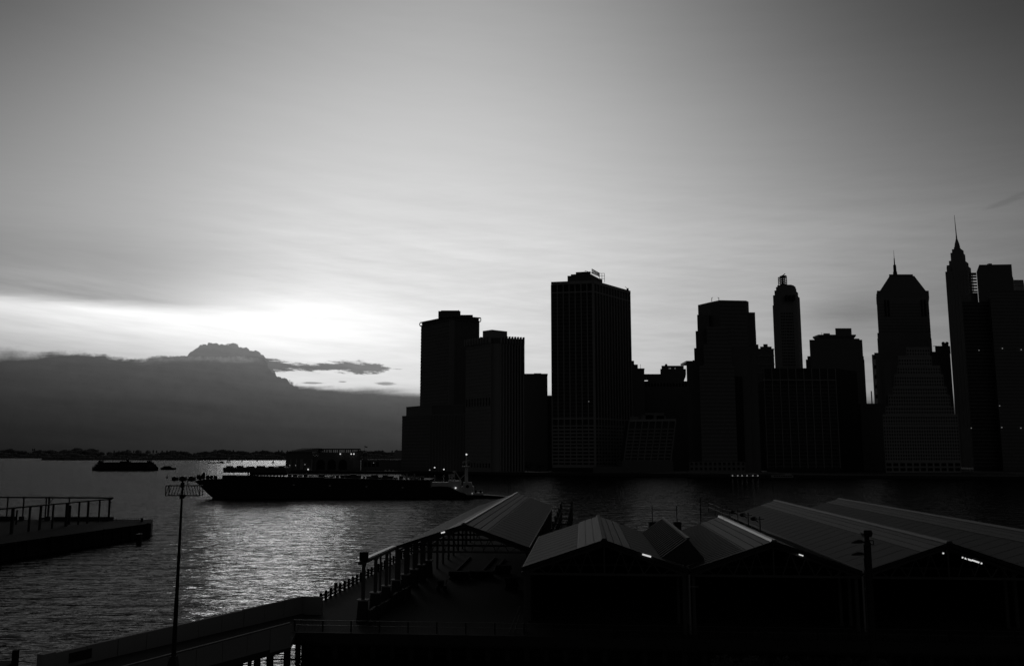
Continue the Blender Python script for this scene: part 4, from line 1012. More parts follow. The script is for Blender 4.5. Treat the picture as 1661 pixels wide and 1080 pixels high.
lw = MB(); a, b_ = hz(88, 843.5, z), hz(183, 843.5, z); lw.box(((a.x + b_.x) / 2, a.y, z + .45), (b_.x - a.x, 1.0, .95)); lw.build('low_wall', M_CONC, t)
a, b_ = hz(-60, 843.5, z), hz(26, 843.5, z); MB().box(((a.x + b_.x) / 2, a.y, z + .5), (b_.x - a.x, 1.2, 1.1)).build('low_wall', M_CONC, t)
fb = MB(); a, b_ = hz(183, 845, z), hz(230, 846, z)
for k in range(9): fb.bar(lerp(a, b_, k / 8), lerp(a, b_, k / 8) + Vector((0, 0, .55 + .06 * k)), .08)
for d_ in (.5, .25): fb.bar(a + Vector((0, 0, d_)), b_ + Vector((0, 0, d_ * 2)), .05)
fb.box(b_ + Vector((0, 0, .5)), (.5, .5, 1.0)); fb.build('edge_rail', M_STEEL, t)
for px, py in ((34.5, 841), (77, 841), (67, 842.5)):
    p = hz(px, 844, z); MB().box((p.x, p.y, z + .55), (1.0, .9, 1.1 if px != 67 else .5)).build('concrete_block', M_CONC, t)
# skeletal frame on it
K = hz(180, 843, z); zb_ = hy(180, 807.3, K.y).z
t = thing('steel_frame', 'bare steel frame of a roofless shed on the derelict pier', 'frame', (K.x, K.y, z))
E0 = hz(-70, 843, z); Fr = hz(22, 865, z); fd = (Fr - K); F1 = K + fd * 1.75
MB().bar((K.x + .3, K.y, zb_), (E0.x, K.y, zb_ + .25), .34, .4).build('rear_beam', M_STEEL, t)
MB().bar((K.x, K.y - .3, zb_ - .25), (F1.x, F1.y, zb_ - .1), .34, .34).build('front_beam', M_STEEL, t)
for px, wd_ in ((12, .26), (38, .26), (74.5, .26), (79, .4), (112, .22), (-20, .3)):
    x = hy(px, 820, K.y).x; MB().box((x, K.y, (z + zb_) / 2), (wd_, .3, zb_ - z)).build('rear_post', M_STEEL, t)
for px, wd_ in ((179, .42), (162, .34), (145, .42), (129, .34), (109.5, .55), (88, .36), (67, .42), (49, .38), (22, .5)):
    # point on the front line seen at that column
    k = 0.0
    best = min((abs((K.x + fd.x * s_ / 100) / ((K.y + fd.y * s_ / 100) * CT - 11 * ST) * F + CX - px), s_) for s_ in range(-2, 175))[1] / 100
    p = K + fd * best; MB().box((p.x, p.y, (z + zb_ - .3) / 2), (wd_, wd_, zb_ - .3 - z)).build('front_post', M_STEEL, t)
for px, y0, wd_ in ((111.5, 819, .5), (26, 827, .3)):
    p = hz(px, 850, z); MB().box((p.x, p.y, (z + hy(px, y0, p.y).z) / 2), (wd_, wd_, hy(px, y0, p.y).z - z)).build('stub_post', M_STEEL, t)
MB().bar((K.x - 1.6, K.y, zb_), (K.x, K.y, zb_ - 1.4), .14).bar((hy(79, 820, K.y).x, K.y, zb_ - 1.6), (hy(86, 820, K.y).x, K.y, zb_), .14).build('knee_brace', M_STEEL, t)
p = hz(225, 881, 0)
t = thing('mooring_dolphin', 'short dark mooring pile in the water off the derelict pier corner', 'pile', (p.x, p.y, 0))
MB().tube((p.x, p.y, -1), (p.x, p.y, 2.0), .65, .6, 10).build('pile', M_WOOD, t); MB().tube((p.x, p.y, 2.0), (p.x, p.y, 2.25), .72, .7, 10).build('pile_cap', M_STEEL, t)

# ================================================================== MAIN PIER
DZ = 2.5
t = thing('pier', 'long dark concrete pier carrying the gabled sheds', 'pier', W(10, 91.5, 0))
pier_t = t
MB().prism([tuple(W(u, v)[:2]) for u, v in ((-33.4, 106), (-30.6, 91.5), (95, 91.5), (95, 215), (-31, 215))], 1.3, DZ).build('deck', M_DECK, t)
MB().uvbox(-30.6, 95, 91.1, 91.5, 1.6, DZ + .14).build('edge_beam', M_CONC, t)
pm = MB().tube((0, 0, -1.5), (0, 0, 1.6), .3, .3, 8).mesh('pile', M_CONC)
for k in range(58): inst('pile', pm, t, W(-30 + k * 2.0, 92.0 + .25 * (k % 2)))
for k in range(36): inst('pile', pm, t, W(-32.2 + .025 * k, 105 + k * 3.0))
wl_ = MB().uvbox(-31, 95, 214, 214.4, -1, 1.5); wl_.build('end_bulkhead', M_WOOD, t)
MB().uvbox(-30.3, 95, 94, 94.4, -1, 1.3).build('shadow_wall', M_CONC, t)
# railing along the near edge of the pier
t = thing('railing', 'long post-and-rail fence along the near edge of the pier', 'railing', W(0, 91.9, DZ))
pm = MB().box((0, 0, .55), (.13, .13, 1.15)).mesh('post', M_STEEL)
for k in range(41): inst('post', pm, t, W(-30.4 + k * 3.02, 91.9, DZ + .14), -PH)
for zr_ in (1.1, .6): MB().bar(W(-30.4, 91.9, DZ + .14 + zr_), W(92, 91.9, DZ + .14 + zr_), .05).build('rail', M_STEEL2, t)
mesh_ = MB()
for k in range(0, 122 * 3): mesh_.bar(W(-30 + k / 3, 91.9, DZ + .15), W(-30 + k / 3, 91.9, DZ + 1.2), .012)
mesh_.build('wire_infill', M_STEEL2, t, kind='stuff')
# kerb strip and concrete barrier blocks at right
t = thing('barrier_row', 'low pale concrete barrier along the pier edge at right', 'barrier', W(30, 93, DZ))
for k in range(14): MB().uvbox(17 + k * 3.2, 17 + k * 3.2 + 3.1, 92.6, 93.0, DZ + .005, DZ + .75).build('block', M_CONC, t)
# fence along the outer (left) edge
t = thing('edge_fence', 'row of stubby fence posts along the waterside edge of the pier', 'fence', W(-32.8, 110, DZ))
pm = MB().box((0, 0, .6), (.28, .28, 1.3)).mesh('post', M_WOOD)
for k in range(46): inst('post', pm, t, W(-33.0 + .028 * k * .9, 109.5 + k * 2.1 * 1.0, DZ), -PH)
for zr_ in (.45, .85): MB().bar(W(-33.0, 109.5, DZ + zr_), W(-31.9, 204, DZ + zr_), .1, .14).build('rail', M_WOOD, t)
MB().box(W(-33.0, 116.2, DZ + 1.3), (.4, .3, .5)).build('life_ring_box', M_STEEL, t)

# ------------------------------------------------------------------ the sheds
EZ, RZ = 9.1, 12.0
def strip(u0, z0, u1, z1, v0, v1, th=.12):
    """a sloping sheet between two lines parallel to V"""
    return MB().hexa([W(u0, v0, z0 - th), W(u1, v0, z1 - th), W(u1, v1, z1 - th), W(u0, v1, z0 - th)], [W(u0, v0, z0), W(u1, v0, z1), W(u1, v1, z1), W(u0, v1, z0)])
def shed(u0, u1, ur, v0, v1, label, rz=RZ, ez=EZ, ribs=False, wall=True, cap_m=None, cap_side=0, skyl=(2.9, 3)):
    t = thing('gabled_shed', label, 'shed', W(ur, v0, DZ), 'gabled sheds on the pier')
    for ue, sgn in ((u0, -1), (u1, 1)):
        wdt = abs(ue - ur); sl = (rz - ez) / wdt
        us = ur + sgn * skyl[0]; zs_ = rz - sl * skyl[0]
        ue_ = ue - sgn * .12
        o = strip(us, zs_, ue_, ez + sl * .12, v0 - .35, v1)
        o.build('roof_slope', M_ROOF, t)
        rb = MB(); step = 1.15 if ribs else 3.4
        for v in arange(v0 + .3, v1, step):
            rb.bar(W(us, v, zs_ + .012), W(ue_, v, ez + sl * .12 + .012), .3 if ribs else .035, .06 if ribs else .016)
        rb.build('roof_seams', M_ROOF, t, kind='stuff')
        for k in range(skyl[1]):
            a, b_ = lerp(.18, skyl[0] - .05, k / skyl[1]), lerp(.18, skyl[0] - .05, (k + 1) / skyl[1]) - .12
            strip(ur + sgn * a, rz - sl * a + .07, ur + sgn * b_, rz - sl * b_ + .07, v0 - .3, v1 - .05, .09).build('skylight_strip', M_SKYL, t)
        strip(ur + sgn * .18, rz - sl * .18 - .05, us, zs_ - .05, v0 - .3, v1 - .05, .08).build('roof_board', M_STEEL, t)
        # gable fascia, rafters and struts of the front truss
        MB().bar(W(ue, v0 - .42, ez - .1), W(ur, v0 - .42, rz - .1), .14, .42).build('fascia', M_STEEL, t)
        MB().bar(W(ue, v0 + .15, ez - .55), W(ur, v0 + .15, rz - .5), .2, .25).build('rafter', M_STEEL2, t)
        pts = [.2, .42, .62, .8]
        for i, k in enumerate(pts):
            top = W(lerp(ue, ur, k), v0 + .15, lerp(ez, rz, k) - .55)
            MB().bar(top, W(lerp(ue, ur, k - .1), v0 + .15, ez - .55), .09).build('strut', M_STEEL2, t)
            MB().bar(top, W(lerp(ue, ur, k + .1), v0 + .15, ez - .55), .09).build('strut', M_STEEL2, t)
    MB().bar(W(u0, v0 + .15, ez - .6), W(u1, v0 + .15, ez - .6), .2, .24).build('tie_beam', M_STEEL2, t)
    MB().bar(W(ur, v0 + .15, ez - .6), W(ur, v0 + .15, rz - .4), .14).build('king_post', M_STEEL2, t)
    cm = cap_m or M_ROOF
    MB().hexa([W(ur - .34 + cap_side * .16, v0 - .5, rz + .02), W(ur + .34 + cap_side * .16, v0 - .5, rz + .02), W(ur + .34 + cap_side * .16, v1, rz + .02), W(ur - .34 + cap_side * .16, v1, rz + .02)],
              [W(ur - .2, v0 - .5, rz + .24), W(ur + .2, v0 - .5, rz + .24), W(ur + .2, v1, rz + .24), W(ur - .2, v1, rz + .24)]).build('ridge_cap', cm, t)
    # inner trusses
    for v in arange(v0 + 8, v1 - 2, 8):
        mb = MB().bar(W(u0, v, ez - .6), W(u1, v, ez - .6), .2, .24)
        for ue in (u0, u1):
            mb.bar(W(ue, v, ez - .5), W(ur, v, rz - .5), .2, .24)
            for k in (.3, .6): mb.bar(W(lerp(ue, ur, k), v, lerp(ez, rz, k) - .5), W(lerp(ue, ur, k + .15), v, ez - .6), .1)
        mb.build('inner_truss', M_STEEL2, t)
    for ue in (u0, u1):
        for v in arange(v0 + .5, v1, 6):
            MB().box(W(ue + (.35 if ue == u0 else -.35), v, (DZ + ez) / 2 - .2), (.32, .34, ez - DZ - .4), -PH).build('column', M_STEEL2, t)
        MB().bar(W(ue + (.2 if ue == u0 else -.2), v0, ez - .12), W(ue + (.2 if ue == u0 else -.2), v1, ez - .12), .3, .3).build('eave_beam', M_STEEL2, t)
    if wall:
        w = MB()._add([W(u0 + .3, v1 - .4, DZ), W(u1 - .3, v1 - .4, DZ), W(u1 - .3, v1 - .4, ez - .3), W(ur, v1 - .4, rz - .3), W(u0 + .3, v1 - .4, ez - .3),
                       W(u0 + .3, v1 - .2, DZ), W(u1 - .3, v1 - .2, DZ), W(u1 - .3, v1 - .2, ez - .3), W(ur, v1 - .2, rz - .3), W(u0 + .3, v1 - .2, ez - .3)],
                      [(0, 1, 2, 3, 4), (9, 8, 7, 6, 5), (0, 5, 6, 1), (1, 6, 7, 2), (2, 7, 8, 3), (3, 8, 9, 4), (4, 9, 5, 0)])
        w.build('end_wall', M_WOOD, t)
        for us_ in (u0 + .55, u1 - .75): MB().uvbox(us_, us_ + .2, v0 + 7, v1 - .5, DZ, ez - .4).build('side_wall', M_WOOD, t)
    return t
V0 = 93.6
s1 = shed(-24.3, -6.95, -15.3, 113.0, 203.0, 'set-back leftmost shed with open floor beyond the row of concrete pedestals', wall=False, cap_m=M_CAP, cap_side=-1)
s2 = shed(-6.6, 10.7, 2.1, V0, 128.7, 'second shed from left with twin skylight strips along a dark ridge')
s3 = shed(11.0, 28.2, 19.55, V0, 128.8, 'middle shed with ribbed roof and bright ridge capping', ribs=True, cap_m=M_CAP)
s4 = shed(28.5, 45.6, 37.0, V0, 174, 'long shed behind the twin-floodlight pole', cap_m=M_CAPD)
s5 = shed(45.9, 63.4, 54.5, V0, 193, 'rightmost long shed cut by the right edge', rz=11.45, ez=8.9, cap_m=M_CAPD)
# short glowing bars under the gables
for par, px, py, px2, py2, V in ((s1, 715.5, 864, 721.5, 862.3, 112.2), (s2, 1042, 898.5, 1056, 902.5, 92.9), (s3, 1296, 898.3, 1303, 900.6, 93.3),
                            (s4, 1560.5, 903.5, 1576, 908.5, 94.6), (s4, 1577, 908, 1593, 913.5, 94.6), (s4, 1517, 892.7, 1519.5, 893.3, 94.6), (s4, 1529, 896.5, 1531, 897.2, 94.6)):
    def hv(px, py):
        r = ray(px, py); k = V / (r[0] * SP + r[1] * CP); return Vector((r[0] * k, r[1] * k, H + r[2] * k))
    MB().bar(hv(px, py), hv(px2, py2), .1, .16).build('glow_bar', M_GLOWBAR, par)
# pale drainpipe at the front of the valley columns
for u, sh in ((10.85, s2), (28.35, s3)):
    MB().tube(W(u, V0 - .1, DZ + .1), W(u, V0 - .1, EZ - .5), .11, n=10).build('drainpipe', M_GALV, sh)
    MB().tube(W(u, V0 - .1, 7.4), W(u + .9, V0 - .3, 7.4), .05, n=6).build('pipe_bracket', M_GALV, sh)
for dz_ in (0, 1): MB().bar(W(-7.9 + dz_ * .5, V0, DZ), W(-6.8, V0 + .3, DZ + 2.6 - dz_ * .8), .12).build('brace', M_STEEL2, s2)
# surviving eave beam, pedestals and columns in front of the set-back shed
t = thing('colonnade', 'surviving eave beam on posts and concrete pedestals in front of the leftmost shed', 'colonnade', W(-24.8, 98, DZ))
MB().bar(W(-24.75, 96.6, EZ - .1), W(-24.3, 113, EZ - .1), .5, .34).build('eave_beam', M_STEEL2, t)
MB().bar(W(-24.95, 96.0, EZ + .12), W(-24.5, 112.9, EZ + .12), .6, .08).build('gutter', M_CAP, t)
MB().box(W(-24.5, 97.2, EZ + .55), (.95, .35, 1.1), -PH).build('sign_board', M_STEEL, t)
for v in (98.0, 103.2, 108.4, 113.6, 118.8, 124.0, 129.2, 134.4):
    u = -24.7 + (v - 98) * .025
    pd = MB().frustum([tuple(W(u + a, v + b_)[:2]) for a, b_ in ((-.6, -.55), (.6, -.55), (.6, .55), (-.6, .55))], DZ, [tuple(W(u + a, v + b_)[:2]) for a, b_ in ((-.45, -.4), (.45, -.4), (.45, .4), (-.45, .4))], DZ + 2.3).build('pedestal', M_CONC, t)
    MB().box(W(u, v, DZ + 2.37), (1.25, 1.1, .14), -PH).build('pedestal_cap', M_STONE, pd)
    MB().box(W(u, v, (DZ + 2.44 + EZ - .27) / 2), (.34, .34, EZ - .27 - DZ - 2.44), -PH).build('column', M_STEEL2, t)
    MB().bar(W(u, v, EZ - 1.3), W(u, v + 1.1, EZ - .3), .1).build('knee_brace', M_STEEL2, t)
for v in (105.8, 111): MB().box(W(-24.6, v, (DZ + EZ) / 2), (.2, .2, EZ - DZ - .4), -PH).build('thin_post', M_STEEL2, t)
t = thing('barrier_wall', 'broken row of concrete panels between the pedestals', 'wall', W(-22, 97, DZ))
for k in range(6): MB().uvbox(-23.6 + .1 * k, -23.3 + .1 * k, 96 + k * 3.4, 98.8 + k * 3.4, DZ + .01, DZ + 1.6 - .12 * (k % 3)).build('panel', M_CONC, t)
# loose things on the open floor
fl = ((735, 930, 762, 903), (778, 930, 803, 903), (800, 926, 818, 906))
for i, (a, b_, c_, d_) in enumerate(fl):
    p, q = hz(a, b_, DZ + .15), hz(c_, d_, DZ + .15)
    tag(MB().bar(p, q, .35, .28).build('timber_beam', M_CONC), ('long pale timber lying on the leftmost shed floor, left one', 'long pale timber lying on the leftmost shed floor, middle one', 'shorter pale timber lying rightmost on the leftmost shed floor')[i], 'timber', 'timbers on the shed floor')
p = hz(716, 957, DZ)
t = thing('hand_cart', 'small dark hand cart standing on the open pier floor', 'cart', p)
MB().box(p + Vector((0, 0, .55)), (1.3, .8, .25)).build('tray', M_STEEL, t)
MB().bar(p + Vector((.55, 0, .6)), p + Vector((.8, 0, 1.5)), .08).bar(p + Vector((.8, -.3, 1.5)), p + Vector((.8, .3, 1.5)), .08).build('handle', M_STEEL, t)
for dx_ in (-.45, .45):
    for dy_ in (-.42, .42): MB().tube(p + Vector((dx_, dy_ - .05, .28)), p + Vector((dx_, dy_ + .05, .28)), .28, n=12).build('wheel', M_STEEL, t)
MB().box(p + Vector((-.1, 0, 1.0)), (.8, .6, .6)).build('crate', M_WOOD, t)
random.seed(5)
for i, (px, py, sx_, sz_) in enumerate(((745, 938, 3.2, 1.1), (782, 935, 4.0, .9), (815, 930, 2.6, 1.3), (830, 955, 1.8, 1.6))):
    p = hz(px, py, DZ); t = thing('crate_stack', ('long dark pile of boards left of the middle of the leftmost shed', 'widest low pile of boards in the leftmost shed', 'dark pile of boards near the second shed', 'upright dark stack of crates beside the second shed corner')[i], 'stack', p, 'board piles in the leftmost shed')
    for k in range(4): MB().box(p + Vector((random.uniform(-.15, .15), 0, sz_ * (k + .5) / 4)), (sx_ * random.uniform(.85, 1), 1.4, sz_ / 4 - .03), random.uniform(-.08, .08)).build('board', M_WOOD, t)
# slatted roof monitor in the valley between second and middle shed
t = thing('roof_monitor', 'slatted ridge-shaped ventilator in the valley between second and middle shed', 'ventilator', W(10.85, 97, EZ))
sl = (RZ - EZ) / 8.65
ub, ut, ua, zu = 8.3, 12.8, 11.2, 11.9
def rz_at(u): return EZ + abs(u - 10.85) * sl
vA, vB = 96.2, 126
for v in arange(vA, vB, 1.55):
    MB().bar(W(ub, v, rz_at(ub)), W(ua, v + .6, zu), .3, .14).build('slat', M_ROOF, t)
for k in (.33, .66): MB().bar(W(lerp(ub, ua, k), vA, lerp(rz_at(ub), zu, k) - .1), W(lerp(ub, ua, k), vB, lerp(rz_at(ub), zu, k) - .1), .1).build('batten', M_STEEL, t)
MB().bar(W(ua, vA + .4, zu + .06), W(ua, vB + .6, zu + .06), .34, .2).build('ridge_board', M_CAPD, t)
MB().hexa([W(ua, vA + .5, zu - .15), W(ut, vA, rz_at(ut) + .05), W(ut, vB, rz_at(ut) + .05), W(ua, vB + .5, zu - .15)], [W(ua, vA + .5, zu), W(ut, vA, rz_at(ut) + .2), W(ut, vB, rz_at(ut) + .2), W(ua, vB + .5, zu)]).build('back_sheet', M_ROOF, t)
MB()._add([W(ub, vA, rz_at(ub)), W(10.85, vA, EZ + .05), W(ut, vA, rz_at(ut)), W(ua, vA + .5, zu - .05), W(ub, vA + .1, rz_at(ub)), W(10.85, vA + .1, EZ + .05), W(ut, vA + .1, rz_at(ut)), W(ua, vA + .6, zu - .05)], [(0, 1, 2, 3), (7, 6, 5, 4), (0, 4, 5, 1), (1, 5, 6, 2), (2, 6, 7, 3), (3, 7, 4, 0)]).build('end_board', M_ROOF, t)
# gantry beyond the sheds
t = thing('gantry_frame', 'thin goalpost gantry on two blocks beyond the roof ventilator', 'gantry', W(10, 136, DZ))
tops = []
for px in (1058.5, 1098.5):
    r = ray(px, 858); k = 136 / (r[0] * SP + r[1] * CP); p = Vector((r[0] * k, r[1] * k, 0)); zz_ = H + ray(px, 846)[2] * k; zt_ = H + ray(px, 820)[2] * k; zc_ = H + ray(px, 826.5)[2] * k
    MB().box((p.x, p.y, (DZ + zz_) / 2), (1.1, 1.1, zz_ - DZ)).build('block', M_CONC, t); MB().tube((p.x, p.y, zz_), (p.x, p.y, zt_), .07, n=6).build('post', M_STEEL, t); tops.append(Vector((p.x, p.y, zc_)))
MB().bar(tops[0], tops[1], .1).build('crossbar', M_STEEL, t)
# catwalk railing with floodlights on the middle shed's far slope
t = thing('roof_catwalk', 'roof catwalk railing with T-posts and small floodlights between middle and long shed', 'railing', W(21.3, 110, RZ))
zc_ = 11.2; prev = None
for i, (px, py, pt) in enumerate(((1233, 861, 837), (1214, 855, 831), (1197, 848.5, 825), (1183, 842, 822), (1172, 837, 820), (1160, 832, 815), (1149, 826.5, 811))):
    p = hz(px, py, zc_); p.z -= .4; top = Vector((p.x, p.y, hy(px, pt, p.y).z))
    MB().bar(p, top, .13).bar(top + Vector((-.55, 0, -.35)), top + Vector((.55, 0, -.35)), .08).build('post', M_STEEL, t)
    if prev is not None:
        for k in (.45, .78): MB().bar(lerp(prev[0], prev[1], k), lerp(p, top, k), .09).build('rail', M_STEEL, t)
        if i in (1, 2, 3): 
            c = lerp(prev[1], top, .5); MB().ball(c + Vector((0, 0, -.55)), .42, (1.1, .9, .7)).bar(c + Vector((0, 0, -.55)), c + Vector((.6, 0, -1.0)), .12).build('floodlight', M_STEEL, t)
    prev = (p, top)
# mast with branching aerials
r = ray(1137, 845); k = 131 / (r[0] * SP + r[1] * CP); p = Vector((r[0] * k, r[1] * k, 0)); zt_ = H + ray(1137, 806)[2] * k; zm = H + ray(1137, 815)[2] * k
t = thing('aerial_mast', 'thin mast with spreading aerials left of the roof catwalk', 'mast', (p.x, p.y, DZ))
MB().tube((p.x, p.y, DZ), (p.x, p.y, zt_), .14, .06, 7).build('pole', M_STEEL, t)
for a in (-1.1, -.65, .6, 1.0): MB().tube((p.x, p.y, zm), (p.x + math.sin(a) * 1.4, p.y + .3, zm + math.cos(a) * 1.3), .04, .02, 5).build('aerial', M_STEEL, t)
# surviving columns beyond the gap between first and second shed
t = thing('column_row', 'receding row of bare columns and braces between leftmost and second shed', 'frame', W(-4.5, 150, DZ))
for i, v in enumerate(arange(136, 204, 6)):
    hgt = 7.2 + .6 * (i % 2)
    for u in (-5.0, -2.6): MB().box(W(u, v, DZ + hgt / 2), (.22, .22, hgt), -PH).build('column', M_STEEL, t)
    MB().bar(W(-5.0, v, DZ + hgt - .4), W(-2.6, v, DZ + hgt - .4), .14).build('crossbeam', M_STEEL, t); MB().bar(W(-5.0, v, DZ + 2), W(-2.6, v, DZ + 5), .1).build('brace', M_STEEL, t)
for u in (-5.0, -2.6):
    for h_ in (3.2, 5.8): MB().bar(W(u, 136, DZ + h_), W(u, 202, DZ + h_), .14).build('long_beam', M_STEEL, t)
# clutter line on the deck beyond the short sheds
t = thing('debris_pile', 'dark heap of rubble on the deck behind the second shed', 'rubble', W(7, 140, DZ))
random.seed(9)
for k in range(14):
    p = W(random.uniform(3.5, 10), random.uniform(136, 146), DZ); s_ = random.uniform(.8, 1.9)
    MB().ball(p + Vector((0, 0, s_ * .5)), s_, (1.2, 1, .8), 6, 4, .25).build('lump', M_WOOD, t)

# ------------------------------------------------------------------ the ramp bridge
t = thing('ramp_bridge', 'concrete roadway ramp with solid parapets rising from the shore to the pier', 'bridge', (-32, 85, 0))
dirr = Vector((.434, .901, 0)); per = Vector((.901, -.434, 0))
def R_(s_, w_, z_): return Vector((-38.7, 75.5, 0)) + dirr * s_ + per * w_ + Vector((0, 0, z_))
MB().hexa([R_(-22, 0, 2.9), R_(-22, 10, 2.9), R_(18.5, 10, 2.0), R_(33.0, 0, 2.0)], [R_(-22, 0, 3.4), R_(-22, 10, 3.4), R_(18.5, 10, 2.6), R_(33.0, 0, 2.6)]).build('deck', M_DECK, t)
for k in range(10):
    a_, b_, tp = k * 3.2 + .02, k * 3.2 + 3.16, 4.5 + random.uniform(-.035, .035); o_ = random.uniform(-.02, .02)
    MB().hexa([R_(a_, o_, 2.0), R_(a_, .4 + o_, 2.0), R_(b_, .4 + o_, 2.0), R_(b_, o_, 2.0)], [R_(a_, o_, tp), R_(a_, .4 + o_, tp), R_(b_, .4 + o_, tp), R_(b_, o_, tp)]).build('parapet_panel', M_RAMP, t)
MB().hexa([R_(0, .1, 2.0), R_(0, .3, 2.0), R_(32, .3, 2.0), R_(32, .1, 2.0)], [R_(0, .1, 4.35), R_(0, .3, 4.35), R_(32, .3, 4.35), R_(32, .1, 4.35)]).build('parapet_core', M_CONC, t)
MB().hexa([R_(-1.2, -.1, 2.0), R_(-1.2, .6, 2.0), R_(0, .6, 2.0), R_(0, -.1, 2.0)], [R_(-1.2, -.1, 4.62), R_(-1.2, .6, 4.62), R_(0, .6, 4.62), R_(0, -.1, 4.62)]).build('end_pillar', M_RAMP, t)
MB().hexa([R_(1.4, .4, 3.4), R_(1.4, .48, 3.4), R_(3.6, .48, 3.4), R_(3.6, .4, 3.4)], [R_(1.4, .4, 4.2), R_(1.4, .48, 4.2), R_(3.6, .48, 4.2), R_(3.6, .4, 4.2)]).build('plate', M_STEEL, t)
e = R_(32, 0, 0)
MB().bar(e + Vector((-.3, .2, 3.2)), e + Vector((2.7, -.3, 3.2)), .4, 2.6).build('return_wall', M_RAMP, t)
for k in range(8):
    a_, b_ = -6 + k * 3.075 + .02, -6 + k * 3.075 + 3.04; o_ = random.uniform(-.02, .02); z0_, z1_ = lerp(2.8, 2.3, k / 8), lerp(2.8, 2.3, (k + 1) / 8)
    MB().hexa([R_(a_, 9.6, z0_), R_(a_, 10 + o_, z0_), R_(b_, 10 + o_, z1_), R_(b_, 9.6, z1_)], [R_(a_, 9.6, 4.5), R_(a_, 10 + o_, 4.5), R_(b_, 10 + o_, 4.5), R_(b_, 9.6, 4.5)]).build('parapet_panel', M_RAMP, t)
MB().bar(R_(-6, 9.8, 4.58), R_(18.6, 9.8, 4.58), .24, .12).build('coping', M_COPE, t)
for s_ in (-2, 3, 8, 12, 14.2, 17, 19.5):
    for w_ in (1.5, 5, 8.8): MB().tube(R_(s_, w_, -1.5), R_(s_, w_, 2.3), .35 if s_ != 14.2 else .2, n=8).build('pile', M_WOOD, t)
# bottom-left bulkhead with a post
t = thing('bulkhead', 'dark low bulkhead corner with a stub post at the bottom left', 'wall', (-43, 76, 0))
a, b_ = hz(-40, 1072, 1.6), hz(29, 1072, 1.6)
MB().prism([(a.x, a.y - 8), (b_.x, b_.y - 8), (b_.x, b_.y), (a.x, a.y)], -1, 1.6).build('wall', M_WOOD, t)
MB().box((b_.x - .1, b_.y - .3, 1.9), (.45, .45, 1.6)).build('post', M_WOOD, t)
MB().bar((a.x, b_.y - .3, 2.4), (b_.x, b_.y - .3, 2.4), .06).build('rail', M_STEEL, t)

# ------------------------------------------------------------------ floodlight masts in the foreground
Y = 72
p = hy(296.5, 779, Y); base_p = hy(282, 1078, Y)
t = thing('floodlight_mast', 'tall tapering floodlight mast with caged work platform at left', 'floodlight mast', (p.x, Y, 3.2))
zt_ = p.z
MB().tube((p.x, Y, 3.2), (p.x, Y, 9.5), .19, .165, 12).build('pole', M_STEEL, t)
MB().tube((p.x, Y, 9.5), (p.x, Y, zt_), .145, .075, 12).tube((p.x, Y, zt_ - 6.2), (p.x, Y, zt_ - 6.0), .15, .15, 12).build('upper_pole', M_STEEL, t)
MB().frustum([(p.x - .55, Y - .55), (p.x + .55, Y - .55), (p.x + .55, Y + .55), (p.x - .55, Y + .55)], 3.2, [(p.x - .22, Y - .22), (p.x + .22, Y - .22), (p.x + .22, Y + .22), (p.x - .22, Y + .22)], 5.0).build('mast_base', M_CONC, t)
pf = MB(); x0, x1 = hy(271.5, 795, Y).x, hy(326.5, 795, Y).x; zb_, zt2 = hy(296, 803.2, Y).z, hy(296, 787.3, Y).z
for yy in (Y - .35, Y + .35):
    pf.bar((x0, yy, zb_), (x1, yy, zb_), .07).bar((x0, yy, zt2), (x1, yy, zt2), .07)
    for k in range(12):
        xa, xb_ = lerp(x0, x1, k / 12), lerp(x0, x1, (k + 1) / 12)
        if yy < Y: pf.bar((xa, yy, zb_), (xb_, yy, zt2), .04) if k < 6 else pf.bar((xa, yy, zt2), (xb_, yy, zb_), .04)
    for x in (x0, x1): pf.bar((x, yy, zb_), (x, yy, zt2), .06)
for x in (x0, x1, p.x):
    for z_ in (zb_, zt2): pf.bar((x, Y - .35, z_), (x, Y + .35, z_), .06)
pf.build('platform_cage', M_STEEL, t)
MB().box(((x0 + x1) / 2, Y, zb_ - .02), (x1 - x0, .66, .03)).build('platform_floor', M_STEEL, t)
MB().tube((p.x, Y, zb_ - .25), (p.x, Y, zb_ + .1), .2, .2, 10).tube((p.x, Y, zt2 - .15), (p.x, Y, zt2 + .25), .17, .17, 10).build('collar', M_STEEL, t)
MB().bar((hy(284, 778, Y).x, Y, hy(290, 777, Y).z), (hy(315, 778, Y).x, Y, hy(290, 777, Y).z), .08).build('lamp_arm', M_STEEL, t)
for px, kk in ((284, 1), (297, 1.15), (311.5, 1.15)):
    c = hy(px, 776.5, Y)
    MB().box(c, (.42 * kk, .4, .3 * kk)).tube(c + Vector((0, -.15, 0)), c + Vector((0, .3, .02)), .2 * kk, .14 * kk, 12).build('floodlight', M_STEEL, t)
MB().bar(hy(304.5, 778, Y), hy(304.5, 787, Y), .05).bar(hy(300, 804, Y), hy(300, 806, Y), .1).build('conduit', M_STEEL, t)
Y = 45
p = hy(1405.5, 866, Y)
t = thing('floodlight_pole', 'dark pole with two side-mounted floodlights in front of the long shed', 'floodlight pole', (p.x, Y, 3.0))
MB().tube((p.x, Y, 3.0), (p.x, Y, p.z), .15, .125, 12).build('pole', M_STEEL, t)
MB().tube((p.x + .17, Y, 3.0), (p.x + .16, Y, p.z - .4), .035, .035, 6).tube((p.x - .16, Y, 8.0), (p.x - .15, Y, p.z - .5), .03, .03, 6).build('conduit', M_STEEL, t)
tb = MB().frustum([(p.x - .17, Y - .17), (p.x + .19, Y - .17), (p.x + .19, Y + .17), (p.x - .17, Y + .17)], p.z - .12, [(p.x - .23, Y - .22), (p.x + .23, Y - .22), (p.x + .23, Y + .22), (p.x - .23, Y + .22)], p.z + .06)
